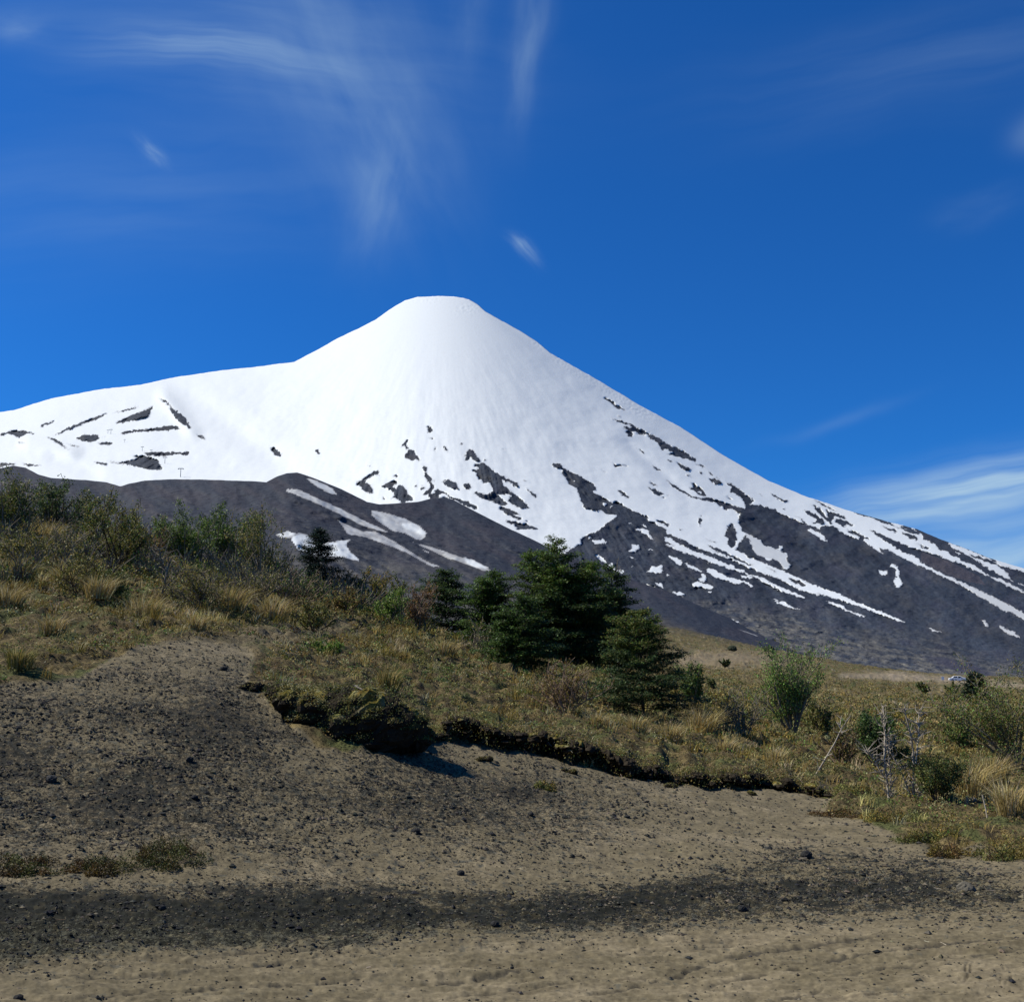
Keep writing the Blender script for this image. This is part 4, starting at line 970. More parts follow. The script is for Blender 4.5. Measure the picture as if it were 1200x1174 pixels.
# ------------------------------------------------------------------ shrubs right of the clump
GR = 'shrubs on the flat ground at the right'
shrub('leafy_shrub', 930, 866, 104, 78, 'bright green feathery shrub standing in the heath right of the trees', [tuple(q * 1.35 for q in c) for c in BRIGHT], GREY, .6, nstem=15, group=GR, mix=(OLIVE, .3), lsize=2.0, levels=4, kids=3)
shrub('leafy_shrub', 812, 836, 52, 36, 'green shrub partly hidden behind the cone shaped tree', MIDGREEN, GREY, .8, nstem=8, group=GR, mix=(OLIVE, .3))
shrub('leafy_shrub', 1028, 906, 58, 66, 'rounded dark green shrub behind the pale dead stems', DKGREEN + MIDGREEN[:2], BROWN, 1.1, nstem=10, group=GR)
shrub('leafy_shrub', 1192, 905, 108, 170, 'wide olive brown shrub with bare twigs at the right edge', OLIVE + OCHRE[:2], GREY, .8, nstem=18, group=GR, mix=(BRIGHT, .3), levels=4, kids=3, lsize=2.0)
shrub('leafy_shrub', 1128, 882, 50, 50, 'small green shrub left of the wide shrub at the right edge', MIDGREEN + OLIVE, GREY, .7, nstem=8, group=GR)
shrub('bare_shrub', 872, 872, 62, 66, 'grey leafless shrub left of the bright green shrub', OLIVE, GREY, .15, nstem=10, group=GR)
shrub('bare_shrub', 985, 895, 44, 60, 'low leafless brown shrub right of the bright green shrub', OLIVE + RUST, PINKB, .35, nstem=9, group=GR)
shrub('bare_shrub', 664, 846, 62, 84, 'pinkish brown leafless shrub below the tallest tree', RUST + OCHRE, PINKB, .3, nstem=16, group='leafless shrubs on the slope', up=1.0)
shrub('bare_shrub', 842, 858, 36, 44, 'low brown twiggy shrub in the grass right of the cone shaped tree', OLIVE + OCHRE, GREY, .3, nstem=9, group=GR)
shrub('leafy_shrub', 968, 868, 44, 40, 'small olive shrub beside the bright green shrub', OLIVE, PINKB, .6, nstem=8, group=GR)
shrub('leafy_shrub', 1098, 948, 52, 70, 'dark olive shrub right of the pale dead stems', OLIVE + DKGREEN[:2], BROWN, .9, nstem=12, group=GR)
# dead stems
def dead_stems(u, v, stems, label, twigs=26, col=PALE, name='dead_shrub'):
    rs = np.random.RandomState(int(u))
    o, h, w, m, d = px_thing(name, u, v, 90, 60, label, 'dead shrub', None)
    for st in stems:
        segs = []; pts = [np.array([(a - u) * m, rs.normal() * .05, (v - b) * m]) for a, b in st[0]]
        pts[0][2] -= .05
        for i in range(len(pts) - 1):
            r0 = .75 * st[1] * m * (1 - .6 * i / len(pts)); r1 = .75 * st[1] * m * (1 - .6 * (i + 1) / len(pts))
            segs.append(np.concatenate([pts[i], pts[i + 1], [r0, r1]]))
            for _ in range(int(twigs / len(pts))):
                f = rs.uniform(.1, 1); q = pts[i] + (pts[i + 1] - pts[i]) * f
                dv = unit(np.array([rs.normal() * .9, rs.normal() * .6, rs.uniform(.2, 1)])); Ls = rs.uniform(5, 20) * m
                q1 = q + dv * Ls * .5; q2 = q1 + unit(dv + rs.normal(size=3) * .35) * Ls * .5
                segs.append(np.concatenate([q, q1, [.55 * m, .38 * m]])); segs.append(np.concatenate([q1, q2, [.38 * m, .22 * m]]))
        wood('stem', np.array(segs), col, o, rs, 5)
    return o
dead_stems(1054, 944, [([(1043,944),(1043,925),(1040,900),(1043,872),(1044,842)], 1.9), ([(1045,944),(1048,915),(1045,885),(1038,850)], 1.2), ([(1068,942),(1071,915),(1073,890),(1069,865),(1064,845)], 1.8),
   ([(1068,940),(1060,915),(1050,893),(1046,870)], 1.1), ([(1070,942),(1085,925),(1092,915)], 1.0), ([(1072,900),(1079,870),(1082,848)], .9), ([(1040,915),(1030,900),(1021,890)], .8)],
   'tall bleached dead stems standing at the edge of the ash, right of centre', 60)
dead_stems(958, 918, [([(950,922),(965,902),(980,880),(987,868),(998,852)], 1.3), ([(987,868),(984,858)], .6)], 'pale dead branch leaning right out of the shaded bank', 10, name='dead_branch')
dead_stems(1156, 968, [([(1155,972),(1158,955),(1156,941)], 1.2)], 'short white dead stick upright at the lower right edge of the heath', 2, name='dead_branch')
dead_stems(193, 706, [([(188,706),(191,690),(194,672),(198,655)], 2.2), ([(191,690),(203,675),(210,668)], 1.3), ([(194,672),(186,656),(184,645)], 1.2)], 'bare grey forked stem standing in the left slope scrub', 34, GREY)
# ------------------------------------------------------------------ left slope scrub
GL = 'shrubs on the left slope'
def L_(n_, u_, v_, h_, w_, lab, leafc, woodc=GREY, dens=1.0, **k):
    k.setdefault('group', GL); k.setdefault('lsize', 2.2)
    leafc = [tuple(q * f for q, f in zip(c, (1.4, 1.25, 1.05))) for c in leafc]
    return shrub(n_, u_, v_, h_ * .84, w_ * 1.05, lab, leafc, woodc, dens * .75, **k)
L_('leafy_shrub', 8, 640, 92, 84, 'dark green shrub at the left edge, topmost on the slope', DKGREEN + OLIVE[:2], GREY, .9, nstem=10, levels=4, kids=3)
L_('leafy_shrub', 62, 634, 66, 74, 'blackish green shrub just right of the left edge, at the top of the slope', DKGREEN, DARKB, 1.0, nstem=10)
L_('leafy_shrub', 104, 622, 58, 66, 'dull green shrub on the crest left of the ridge notch', DKGREEN + OLIVE, GREY, .8, nstem=10)
L_('leafy_shrub', 30, 668, 54, 76, 'grey green shrub below the topmost left one', OLIVE, GREY, .6, nstem=10)
L_('bare_shrub', 72, 662, 56, 72, 'grey twiggy shrub below the blackish green one', OLIVE, GREY, .3, nstem=12)
L_('leafy_shrub', 138, 668, 88, 84, 'olive shrub with crooked dark branches, tallest left of the grey forked stem', OLIVE + MIDGREEN[:1], DARKB, .6, nstem=9, levels=4, kids=3)
L_('leafy_shrub', 100, 702, 66, 88, 'olive shrub in the open centre of the left slope, with black twisted twigs', OLIVE, DARKB, .5, nstem=10, levels=4, kids=3)
L_('leafy_shrub', 130, 706, 44, 70, 'low blackish green shrub shading the ash beneath it', DKGREEN, DARKB, 1.0, nstem=9)
L_('leafy_shrub', 172, 640, 48, 60, 'small mid green shrub on the crest under the ridge notch', MIDGREEN + OLIVE, GREY, .7, nstem=9)
L_('bare_shrub', 180, 660, 50, 62, 'brownish leafless shrub behind the grey forked stem', OCHRE, PINKB, .3, nstem=10)
L_('leafy_shrub', 216, 668, 74, 74, 'green shrub right of the grey forked stem, on the crest', MIDGREEN + DKGREEN[:2], GREY, .8, nstem=10, levels=4, kids=3)
L_('leafy_shrub', 262, 672, 82, 88, 'broad green shrub on the crest, left of the tall grey limbed one', MIDGREEN + DKGREEN[:2], GREY, .8, nstem=12, levels=4, kids=3)
L_('bare_shrub', 236, 716, 62, 88, 'large mass of grey leafless twigs right of the forked stem', OLIVE, GREY, .2, nstem=16, levels=4, kids=3)
L_('leafy_shrub', 306, 692, 106, 82, 'tallest shrub left of the small conifer, with grey limbs showing through', OLIVE + DKGREEN[:2], GREY, .65, nstem=9, levels=4, kids=3, up=.95)
L_('bare_shrub', 300, 716, 54, 80, 'grey leafless shrub beneath the tall grey limbed one', OLIVE, GREY, .2, nstem=14)
L_('bare_shrub', 345, 716, 58, 76, 'grey purple leafless shrub below the small conifer', DKGREEN, PINKB, .25, nstem=14, levels=4, kids=3)
L_('leafy_shrub', 368, 742, 44, 60, 'dark olive shrub on the slope under the small conifer', OLIVE + DKGREEN[:1], BROWN, .7, nstem=9)
L_('bare_shrub', 410, 704, 46, 42, 'brown leafless shrub immediately right of the small conifer', RUST, BROWN, .35, nstem=10)
L_('leafy_shrub', 430, 712, 62, 56, 'olive brown shrub halfway between small conifer and pointed tree', OLIVE + OCHRE[:1], BROWN, .6, nstem=9, levels=4, kids=3)
L_('leafy_shrub', 460, 708, 58, 50, 'dark rounded shrub against the ash ridge', OLIVE + DKGREEN, BROWN, .9, nstem=9)
L_('leafy_shrub', 458, 738, 50, 56, 'bright green shrub low between olive brown and pointed trees', BRIGHT + MIDGREEN, GREY, .8, nstem=9)
L_('bare_shrub', 488, 746, 72, 50, 'reddish grey leafless shrub left of the pointed tree', RUST, PINKB, .12, nstem=9, levels=4, kids=3, up=.95)
L_('bare_shrub', 560, 772, 56, 60, 'grey leafless shrub at the foot of the mid green tree', OLIVE, GREY, .15, nstem=10)
L_('leafy_shrub', 405, 724, 40, 50, 'low green brown shrub above the ash slope edge', OLIVE + RUST, BROWN, .7, nstem=8)
L_('leafy_shrub', 385, 768, 20, 42, 'low bright green mat on the bare ash below the scrub', BRIGHT, BROWN, 1.0, nstem=10, lsize=1.8)
# low plants on the open ash: sprawling mats of small leaves
def mat_plant(name, u, v, hp, wp, label, cols, group, nsub=16, seed=None):
    rs = np.random.RandomState(seed or int(u + v)); o, h, w, m, d = px_thing(name, u, v, hp, wp, label, 'low plant', group)
    a = rs.uniform(0, 2 * pi, nsub); q = np.sqrt(rs.uniform(0, 1, nsub))
    cx = np.stack([np.cos(a) * q * w * .42, np.sin(a) * q * w * .34, 0 * a], 1)
    hh = h * rs.uniform(.35, 1.0, nsub) * (1.1 - .6 * q); r = w * rs.uniform(.09, .2, nsub); k = 260
    wx = cx + np.array(o.location); cx[:, 2] = g_xy(wx[:, 0], wx[:, 1]) - o.location[2] - .01
    a2 = rs.uniform(0, 2 * pi, (nsub, k)); q2 = np.sqrt(rs.uniform(0, 1, (nsub, k)))
    P = np.stack([np.cos(a2) * q2 * r[:, None], np.sin(a2) * q2 * r[:, None], (1 - q2 ** 2) * rs.uniform(.1, 1.1, (nsub, k)) * hh[:, None]], -1) + cx[:, None, :]
    C = pal(rs, nsub, cols)[:, None, :] * rs.uniform(.6, 1.45, (nsub, k, 1)) * rs.uniform(.9, 1.1, (nsub, k, 3))
    V, Q, C = leaves(P.reshape(-1, 3), rs.uniform(.6, 1.4, nsub * k) * 2.0 * m, C.reshape(-1, 3), rs, .55, .1)
    mesh_obj('foliage', V, Q, None, M_LEAF, C, parent=o)
    B = np.repeat(cx, 4, 0); n = len(B); H = np.repeat(np.stack([r, hh], 1), 4, 0); dv = rs.normal(size=(n, 3)) * H[:, :1] * .8; dv[:, 2] = np.abs(rs.normal(size=n)) * H[:, 1] * .7
    wood('branches', np.concatenate([B, B + dv, np.full((n, 1), .5 * m), np.full((n, 1), .25 * m)], 1), BROWN, o, rs, 3)
    return o
GF = 'low plants on the open ash at lower left'
for a in ((24,1016,17,84,'low heathy mat at the lower left edge of the ash',OLIVE+RUST), (112,1018,18,78,'middle one of the three low mats on the ash, ragged and brownish',RUST+OLIVE+OCHRE[:1]), (194,1008,30,92,'highest brown green mat, rightmost of three on the ash',OLIVE+OCHRE[:2]+RUST[:1])):
    mat_plant('low_plant', *a[:5], [tuple(q * .55 for q in c) for c in a[5]], GF, nsub=26)
GS = 'low plants along the right edge of the ash'
for a in ((1118,1002,26,62,'rust brown cushion plant jutting onto the ash at lower right',RUST+OCHRE), (1190,1004,34,84,'green brown cushion plant in the lower right corner of the heath',OLIVE+OCHRE+RUST[:1]),
          (1045,966,22,86,'flat ochre cushion plant in front of the pale dead stems',OCHRE+OLIVE), (1000,934,14,62,'small yellow green mat left of the pale dead stems',[(.16,.17,.04),(.2,.19,.06)]),
          (1085,985,24,74,'olive cushion plant between the dead stems and the rust brown one',OLIVE+OCHRE), (985,957,10,70,'thin rusty runner of a plant creeping onto the ash',RUST)):
    mat_plant('cushion_plant', *a, GS)
mat_plant('low_plant', 640, 922, 16, 42, 'tiny plant alone on the ash below the turf bank', OLIVE + OCHRE, None, 7)
# tussocks
for a in ((822,866,42,56,'bright straw tussock right of the cone shaped tree'), (785,872,32,50,'straw tussock in front of the cone shaped tree'), (745,868,28,44,'short tussock at the left foot of the cone shaped tree'),
          (1140,940,52,66,'tall pale tussock near the right edge, beside the dark olive shrub'), (1186,962,50,60,'pale tussock at the lower right edge of the heath'), (1165,925,40,50,'pale tussock behind the one at the lower right edge'),
          (20,690,40,56,'green straw tussock at the left edge of the slope'), (168,728,38,66,'wide straw tussock below the grey forked stem'), (52,642,34,52,'brown tussock high up near the left edge'),
          (270,722,40,66,'golden tussock below the grey leafless twigs'), (320,732,38,56,'golden tussock below the tallest left shrub'), (75,690,34,50,'straw tussock between the shrubs left of centre slope'),
          (455,820,34,52,'yellow green tussock just above the mossy clod'), (395,700,26,40,'faded tussock right below the small conifer'), (700,865,24,40,'tawny tussock left of the cone shaped tree'),
          (22,790,30,52,'green yellow tussock at the left edge above the ash'), (520,775,26,44,'tawny tussock below the pointed tree'), (910,905,28,44,'pale tussock near the right end of the turf bank'),
          (115,712,34,56,'pale tussock in front of the low blackish green shrub'), (8,722,34,54,'pale tussock at the left edge, lower than the green straw one'), (228,745,24,44,'short pale tussock at the head of the bare ash'), (60,745,28,50,'tawny tussock on the open heath left of the ash'),
          (1075,905,34,44,'pale tussock behind the right hand dead stems'), (850,890,26,40,'tawny tussock above the bank, right of the straw pair')):
    gy = a[4].startswith(('green', 'yellow'))
    tussock(a[0], a[1], a[2], a[3], a[4], STRAW + (OLIVE if gy else [(.5, .42, .25)]), n=int(190 + a[2] * 5))

# ================================================================== GROUND COVER (uncountable)
def scatter(n, dmin, dmax, rs, ulo=-200, uhi=1420):
    d = np.sqrt(rs.uniform(dmin ** 2, dmax ** 2, n)); u = rs.uniform(ulo, uhi, n)
    return u, d
def clumps(cx, r, hh, k, size, cols, rs, flat=.25):
    """k leaves in a dome on every centre"""
    n = len(cx)
    a = rs.uniform(0, 2 * pi, (n, k)); q = np.sqrt(rs.uniform(0, 1, (n, k)))
    P = np.stack([np.cos(a) * q * r[:, None], np.sin(a) * q * r[:, None], (1 - q ** 2) * rs.uniform(.25, 1.05, (n, k)) * hh[:, None]], -1) + cx[:, None, :]
    C = cols[:, None, :] * rs.uniform(.65, 1.35, (n, k, 1)) * rs.uniform(.9, 1.1, (n, k, 3))
    S = size[:, None] * rs.uniform(.6, 1.4, (n, k))
    return P.reshape(-1, 3), S.ravel(), C.reshape(-1, 3)
rs = np.random.RandomState(21)
u, d = scatter(32000, 11, 62, rs)
# keep more of them near, where they show
keep = rs.uniform(size=len(u)) < np.clip(1.25 - d / 75, .3, 1)
u, d = u[keep], d[keep]
v = V0(u, d); P = g_at(u, d)
veg = R_VEG.get(u, v); sandy = R_SANDY.get(u, v)
x, y = P[:, 0], P[:, 1]
pn = fbm(x / 1.3, y / 1.3, 3, 201); pn2 = fbm(x / 3.1, y / 3.1, 3, 202); pn3 = fbm(x / .9, y / .9, 2, 203)
m = (veg + .35 * pn > .55) & ((sandy < .5) | (pn > .12)) & (pn3 > -.32)
x, y, P, u, d, v, pn, pn2, pn3 = [a[m] for a in (x, y, P, u, d, v, pn, pn2, pn3)]
n = len(u); print('heath clumps', n)
c = pal(rs, n, OCHRE)
def setc(mask, p): c[mask] = pal(rs, int(mask.sum()), p)
setc(pn2 + .3 * pn > .0, OLIVE); setc(pn > .22, RUST); setc((pn2 < -.10) & (pn3 > .03), MIDGREEN); setc((pn3 > .14) & (pn2 < .15), MOSS); setc((pn3 < -.15) & (pn > .02), BRIGHT[:2] + MIDGREEN)
dark = (v < 690) & (rs.uniform(size=n) < .5); setc(dark, OLIVE)
setc(rs.uniform(size=n) < .10, [(.02,.022,.012),(.035,.03,.018)])
bl = np.interp(u, BANKU, BANKV); setc((np.abs(v - bl + 12) < 10) & (u > 300) & (u < 1000) & (rs.uniform(size=n) < .4), MOSS)
sc_ = d / F
bigc = np.where(rs.uniform(size=n) < .2, rs.uniform(1.6, 2.7, n), .95)
r = rs.uniform(6, 15, n) * sc_ * np.clip(22 / d, .6, 1.1) * bigc; hh = rs.uniform(4, 13, n) * sc_ * np.clip(22 / d, .7, 1.1) * bigc
Pk, Sk, Ck = clumps(P - [0, 0, .02], r, hh, 30, 2.3 * sc_, c, rs)
V, Q, C = leaves(Pk, Sk, Ck, rs, .6, .25)
tag(mesh_obj('heath', V, Q, None, M_LEAF, C), 'low ochre, olive and rust coloured heath covering the slopes', 'heath', kind='stuff')
# thicket of twiggy scrub filling the upper left slope
u = rs.uniform(-40, 500, 900); d = rs.uniform(24, 62, 900); v = V0(u, d); P = g_at(u, d)
top = np.interp(u, [-40, 0, 110, 200, 300, 400, 500], [700, 700, 690, 700, 715, 722, 750])
m = (v < top) & (fbm(P[:, 0] / 2.5, P[:, 1] / 2.5, 2, 261) > -.02) & ~((u > 335) & (u < 402) & (v < 694)); u, d, P = u[m], d[m], P[m]; n = len(u); sc_ = d / F; print('thicket', n)
hh = rs.uniform(14, 36, n) * sc_; r = hh * rs.uniform(.5, .9, n)
c = pal(rs, n, OLIVE + OLIVE + DKGREEN[1:2] + OCHRE[:2] + MIDGREEN[:2])
Pk, Sk, Ck = clumps(P, r, hh, 120, 2.5 * sc_, c, rs)
V, Q, C = leaves(Pk, Sk, Ck, rs, .6, .1)
tag(mesh_obj('scrub_thicket', V, Q, None, M_LEAF, C), 'tangled olive scrub filling the top of the left slope', 'scrub', kind='stuff')
k = 13; B = np.repeat(P, k, 0); H_r = np.repeat(np.stack([r, hh], 1), k, 0); a = rs.uniform(0, 2 * pi, n * k); q = rs.uniform(.1, 1, n * k)
E1 = B + np.stack([np.cos(a) * q * H_r[:, 0] * .5, np.sin(a) * q * H_r[:, 0] * .5, H_r[:, 1] * rs.uniform(.3, .65, n * k)], 1)
E2 = E1 + np.stack([np.cos(a) * q * H_r[:, 0] * .6, np.sin(a) * q * H_r[:, 0] * .6, H_r[:, 1] * rs.uniform(.2, .6, n * k)], 1) + rs.normal(size=(n * k, 3)) * H_r[:, :1] * .16
ww = np.repeat(sc_, k)[:, None]
S = np.concatenate([np.concatenate([B, E1, ww * .7, ww * .5], 1), np.concatenate([E1, E2, ww * .45, ww * .25], 1)])
V, Q = tubes(S, 3); C = np.repeat(pal(rs, len(S), [GREY, BROWN, GREY, (.16, .14, .10)]), 6, 0)
tag(mesh_obj('scrub_twigs', V, Q, None, M_BARK, C), 'grey and brown twigs in the scrub of the left slope', 'twigs', kind='stuff')
# loose dry grass between
u, d = scatter(6000, 13, 62, rs)
u2 = rs.uniform(-40, 480, 1500); d2 = rs.uniform(26, 60, 1500); u = np.concatenate([u, u2]); d = np.concatenate([d, d2]); v = V0(u, d); P = g_at(u, d)
pn = fbm(P[:, 0] / 2.2 + 5, P[:, 1] / 2.2, 3, 211)
m = (R_VEG.get(u, v) > .6) & (R_SANDY.get(u, v) < .5) & (pn > -.02)
u, d, P = u[m], d[m], P[m]; n = len(u); k = 16; print('grass', n)
sc_ = d / F
B = np.repeat(P, k, 0) + np.concatenate([rs.normal(size=(n * k, 2)) * np.repeat(sc_, k)[:, None] * 4, np.zeros((n * k, 1)) - .01], 1)
a = rs.uniform(0, 2 * pi, n * k); ln = np.stack([np.cos(a), np.sin(a), 0 * a], 1) * rs.uniform(.1, .7, (n * k, 1)) + np.array([.2, 0, 0])
hc = np.repeat(rs.uniform(9, 21, n) * sc_ * np.clip(25 / d, .6, 1), k) * rs.uniform(.5, 1.1, n * k)
cc = np.repeat(pal(rs, n, STRAW + OCHRE[:2] + [(.45, .38, .22)]), k, 0) * rs.uniform(.75, 1.25, (n * k, 1))
V, Q, T, C = blades(B, hc, ln, cc, rs, np.repeat(sc_ * .42, k)[:, None])
tag(mesh_obj('dry_grass', V, Q, T, M_GRASS, C), 'loose dry grass growing through the heath', 'grass', kind='stuff')
# scrub dots over the far plain
d = np.exp(rs.uniform(np.log(48), np.log(640), 20000)); u = rs.uniform(560, 1420, 20000)
P = g_at(u, d); pn = fbm(P[:, 0] / 15, P[:, 1] / 15, 4, 221); v = V0(u, d)
m = (pn > -.12) & ~((u > 1085) & (u < 1160) & (v < 816)) & (R_ROADFAR.get(u, v) < .25) & (R_PLATFORM.get(u, v) < .6) & (rs.uniform(size=len(u)) < np.clip(1.1 - (d - 350) / 300, .1, 1))
u, d, P, pn = u[m], d[m], P[m], pn[m]; n = len(u); sc_ = d / F; print('plain', n)
c = pal(rs, n, OCHRE + OCHRE + OLIVE + RUST); g = (pn > .12) & (rs.uniform(size=n) < .5); c[g] = pal(rs, int(g.sum()), OLIVE + DKGREEN[:2]); g = rs.uniform(size=n) < .12; c[g] = pal(rs, int(g.sum()), STRAW)
near_ = np.clip(1.3 - d / 350, .45, 1.1)
Pk, Sk, Ck = clumps(P, rs.uniform(3, 10, n) * sc_ * near_, rs.uniform(1.5, 6.5, n) * sc_ * near_, 15, 1.9 * sc_ * near_, c, rs)
V, Q, C = leaves(Pk, Sk, Ck, rs, .6, .3)
tag(mesh_obj('plain_scrub', V, Q, None, M_LEAF, C), 'sparse tawny scrub dotted over the far plain', 'scrub', kind='stuff')
# ------------------------------------------------------------------ gravel
OCT = np.array([[1,0,0],[0,1,0],[-1,0,0],[0,-1,0],[0,0,1],[0,0,-1]], float)
OCF = np.array([[0,1,4],[1,2,4],[2,3,4],[3,0,4],[1,0,5],[2,1,5],[3,2,5],[0,3,5]])
def pebbles(P, s, cols, rs):
    n = len(P); sc = s[:, None, None] * rs.uniform(.55, 1.3, (n, 6, 1)) * np.array([1, .8, .55])
    th = rs.uniform(0, 2 * pi, n); c_, s_ = np.cos(th)[:, None], np.sin(th)[:, None]
    B = OCT[None] * sc
    V = np.stack([B[..., 0] * c_ - B[..., 1] * s_, B[..., 0] * s_ + B[..., 1] * c_, B[..., 2]], -1) + P[:, None, :]
    T = (np.arange(n) * 6)[:, None, None] + OCF[None]
    return V.reshape(-1, 3), T.reshape(-1, 3), np.repeat(cols, 6, 0)
u, d = scatter(500000, 7.2, 26, rs)
v = V0(u, d); P = g_at(u, d)
pn = fbm(P[:, 0] / .9, P[:, 1] / .9, 3, 231); pn2 = fbm(P[:, 0] / .25, P[:, 1] / .25, 2, 232)
band = R_BAND.get(u, v); spk = R_SPECK.get(u, v); vg = R_VEG.get(u, v)
pr = (band * .6 * np.clip(1 + 1.5 * pn, .2, 1.5) + spk * np.clip(.42 + 1.3 * pn, .03, 1) + .09) * np.clip(1 + 1.6 * pn2, .15, 2) * (vg < .5) * np.clip(14 / d, .4, 1.2) * .62
m = rs.uniform(size=len(u)) < pr
P, d = P[m], d[m]; n = len(P); print('pebbles', n)
s = np.exp(rs.normal(size=n) * .5) * .0095 * np.clip(d / 10, .8, 1.6); s = np.clip(s, .004, .045)
c = pal(rs, n, [(.022,.023,.021),(.032,.032,.028),(.020,.021,.021),(.065,.060,.045),(.12,.10,.065)], .4)
V, T, C = pebbles(P + np.array([0, 0, 1.0]) * s[:, None] * .12, s, c, rs)
tag(mesh_obj('gravel', V, None, T, M_STONE, C), 'dark volcanic gravel strewn over the brown ash', 'gravel', kind='stuff')
# a few bleached twig ends lying in the ash
u, d = scatter(240, 8, 24, rs, 0, 1200); v = V0(u, d); m = R_VEG.get(u, v) < .4; P = g_at(u[m], d[m]); n = len(P)
a = rs.uniform(0, 2 * pi, n); Ls = rs.uniform(.02, .10, n)
S = np.concatenate([P + [0, 0, .004], P + np.stack([np.cos(a) * Ls, np.sin(a) * Ls, .012 + 0 * a], 1), np.full((n, 2), .0028)], 1)
V, Q = tubes(S, 4); C = np.repeat(pal(rs, n, [PALE, BROWN, BROWN]), 8, 0)
tag(mesh_obj('twig_litter', V, Q, None, M_BARK, C), 'short bleached and brown twigs lying on the ash', 'twigs', kind='stuff')
# ------------------------------------------------------------------ single stones
def blob(nu=20, nv=12):
    th = np.linspace(0, 2 * pi, nu, endpoint=False); ph = np.linspace(.02, pi - .02, nv)
    TH, PH = np.meshgrid(th, ph)
    return np.stack([np.cos(TH) * np.sin(PH), np.sin(TH) * np.sin(PH), np.cos(PH)], -1).reshape(-1, 3), grid_quads(nv, nu, True)[:, ::-1]
def noise3(P, f, seed, octv=3):
    return (fbm(P[:, 0] * f + 3, P[:, 1] * f + P[:, 2] * f * .7, octv, seed) + fbm(P[:, 1] * f + 9, P[:, 2] * f - P[:, 0] * f * .6, octv, seed + 5)) * .5
def stone(u, v, wp, label, colr=(.026,.025,.023), seed=0, far=False, name='volcanic_rock'):
    p, d = g_px(u, v, far); m_ = d / F; rs = np.random.RandomState(seed + int(u))
    B, Q = blob(); r_ = 1 + .38 * noise3(B, 1.6, seed + int(u)) + .16 * noise3(B, 5, seed + 3)
    Vv = B * r_[:, None] * np.array([.5, .42, .36]) * wp * m_ * .85
    Vv[:, 2] = np.maximum(Vv[:, 2], -.18 * wp * m_)
    o = mesh_obj(name, Vv, Q, None, M_STONE, np.array(colr) * rs.uniform(.8, 1.3, (len(Vv), 1)))
    o.location = (p[0], p[1], p[2] + .14 * wp * m_); o.rotation_euler = (0, 0, rs.uniform(0, 6))
    return tag(o, label, 'rock', 'dark stones lying on the ash')
stone(945, 1006, 15, 'blackish stone alone on the pale ash above the gravel band, right')
stone(540, 1026, 12, 'dark stone on the upper edge of the gravel band, centre')
stone(487, 978, 13, 'dark stone in the speckled ash below the mossy clod')
stone(622, 957, 9, 'small dark stone on open ash under the turf bank')
stone(316, 1136, 10, 'small dark stone on the road edge, left of centre')
stone(22, 1167, 12, 'dark stone in the lower left corner of the road')
stone(600, 1136, 6, 'tiny dark stone on the road, centre')
stone(222, 898, 11, 'pointed dark stone on the upper left ash slope')
stone(228, 938, 10, 'grey stone beneath the pointed one on the left ash slope')
stone(60, 916, 16, 'long flat dark stone on the left ash slope', (.034,.034,.032))
stone(262, 786, 11, 'dark stone near the top of the bare ash, left')
stone(580, 1086, 12, 'dark lump in the gravel band, centre')
stone(870, 1066, 14, 'blackish lump in the gravel band, right of centre')
stone(1132, 1044, 24, 'pale ash coloured stone in the gravel band at right', (.10,.09,.068))
stone(190, 1066, 10, 'dark lump in the gravel band, left')
stone(985, 1052, 12, 'dark lump in the gravel band under the lone stone')
stone(1140, 946, 10, 'whitish stone in the grass by the lower right', (.22,.2,.16), name='pale_rock')
stone(1082, 803, 6, 'pale boulder on the far plain left of the car', (.42,.38,.33), far=True, name='pale_rock')
stone(858, 764, 14, 'dark flat scrub topped rock on the far brown rise', (.03,.035,.02), far=True, name='flat_rock')
stone(902, 766, 17, 'dark flat rock right of its twin on the far brown rise', (.03,.035,.02), far=True, name='flat_rock')
for (uu, v2, hp, wp, lb) in ((1083,815,14,13,'small dark bush on the far plain below the pale boulder'), (1116,817,12,16,'brown rounded bush on the far plain between car and lone conifer'), (1052,828,10,10,'smallest dark bush on the plain, left of the other two'),
                             (850,782,10,14,'brown bush on the far plain below the flat rocks'), (835,812,14,14,'dark green bush on the plain right of the trees')):
    shrub('distant_bush', uu, v2, hp, wp, lb, OLIVE + DKGREEN, BROWN, 1.2, 2.2, group='bushes dotted on the far plain', far=(v2 < 825), nstem=8, levels=2, kids=3)

# ------------------------------------------------------------------ undercut turf bank and mossy clod
def turf_mesh(name, cents, rad, seed, moss, parent=None, nu=18, nv=11):
    Vs, Qs, Cs = [], [], []; rs = np.random.RandomState(seed)
    B, Q0 = blob(nu, nv)
    for i, (c_, r_) in enumerate(zip(cents, rad)):
        q = B * (1 + .5 * noise3(B + i * 1.7, 1.4, seed) + .32 * noise3(B + i, 4.5, seed + 9))[:, None]
        Vp = q * np.array(r_) + np.array(c_)
        top = sstep(.15, .55, q[:, 2] + .35 * noise3(B + i, 3, seed + 4)) * (rs.uniform() < moss)
        soil = np.array([.030, .024, .016]) * rs.uniform(.6, 1.4, (len(B), 1)); ms = pal(rs, len(B), MOSS + OCHRE)
        Cs.append(soil * (1 - top[:, None]) + ms * .7 * top[:, None]); Vs.append(Vp); Qs.append(Q0 + i * len(B))
    return mesh_obj(name, np.concatenate(Vs), np.concatenate(Qs), None, M_TURF, np.concatenate(Cs), parent=parent, smooth=False)
rs = np.random.RandomState(5)
cents, rads, fp, fc, fs, hp_, hd_ = [], [], [], [], [], [], []
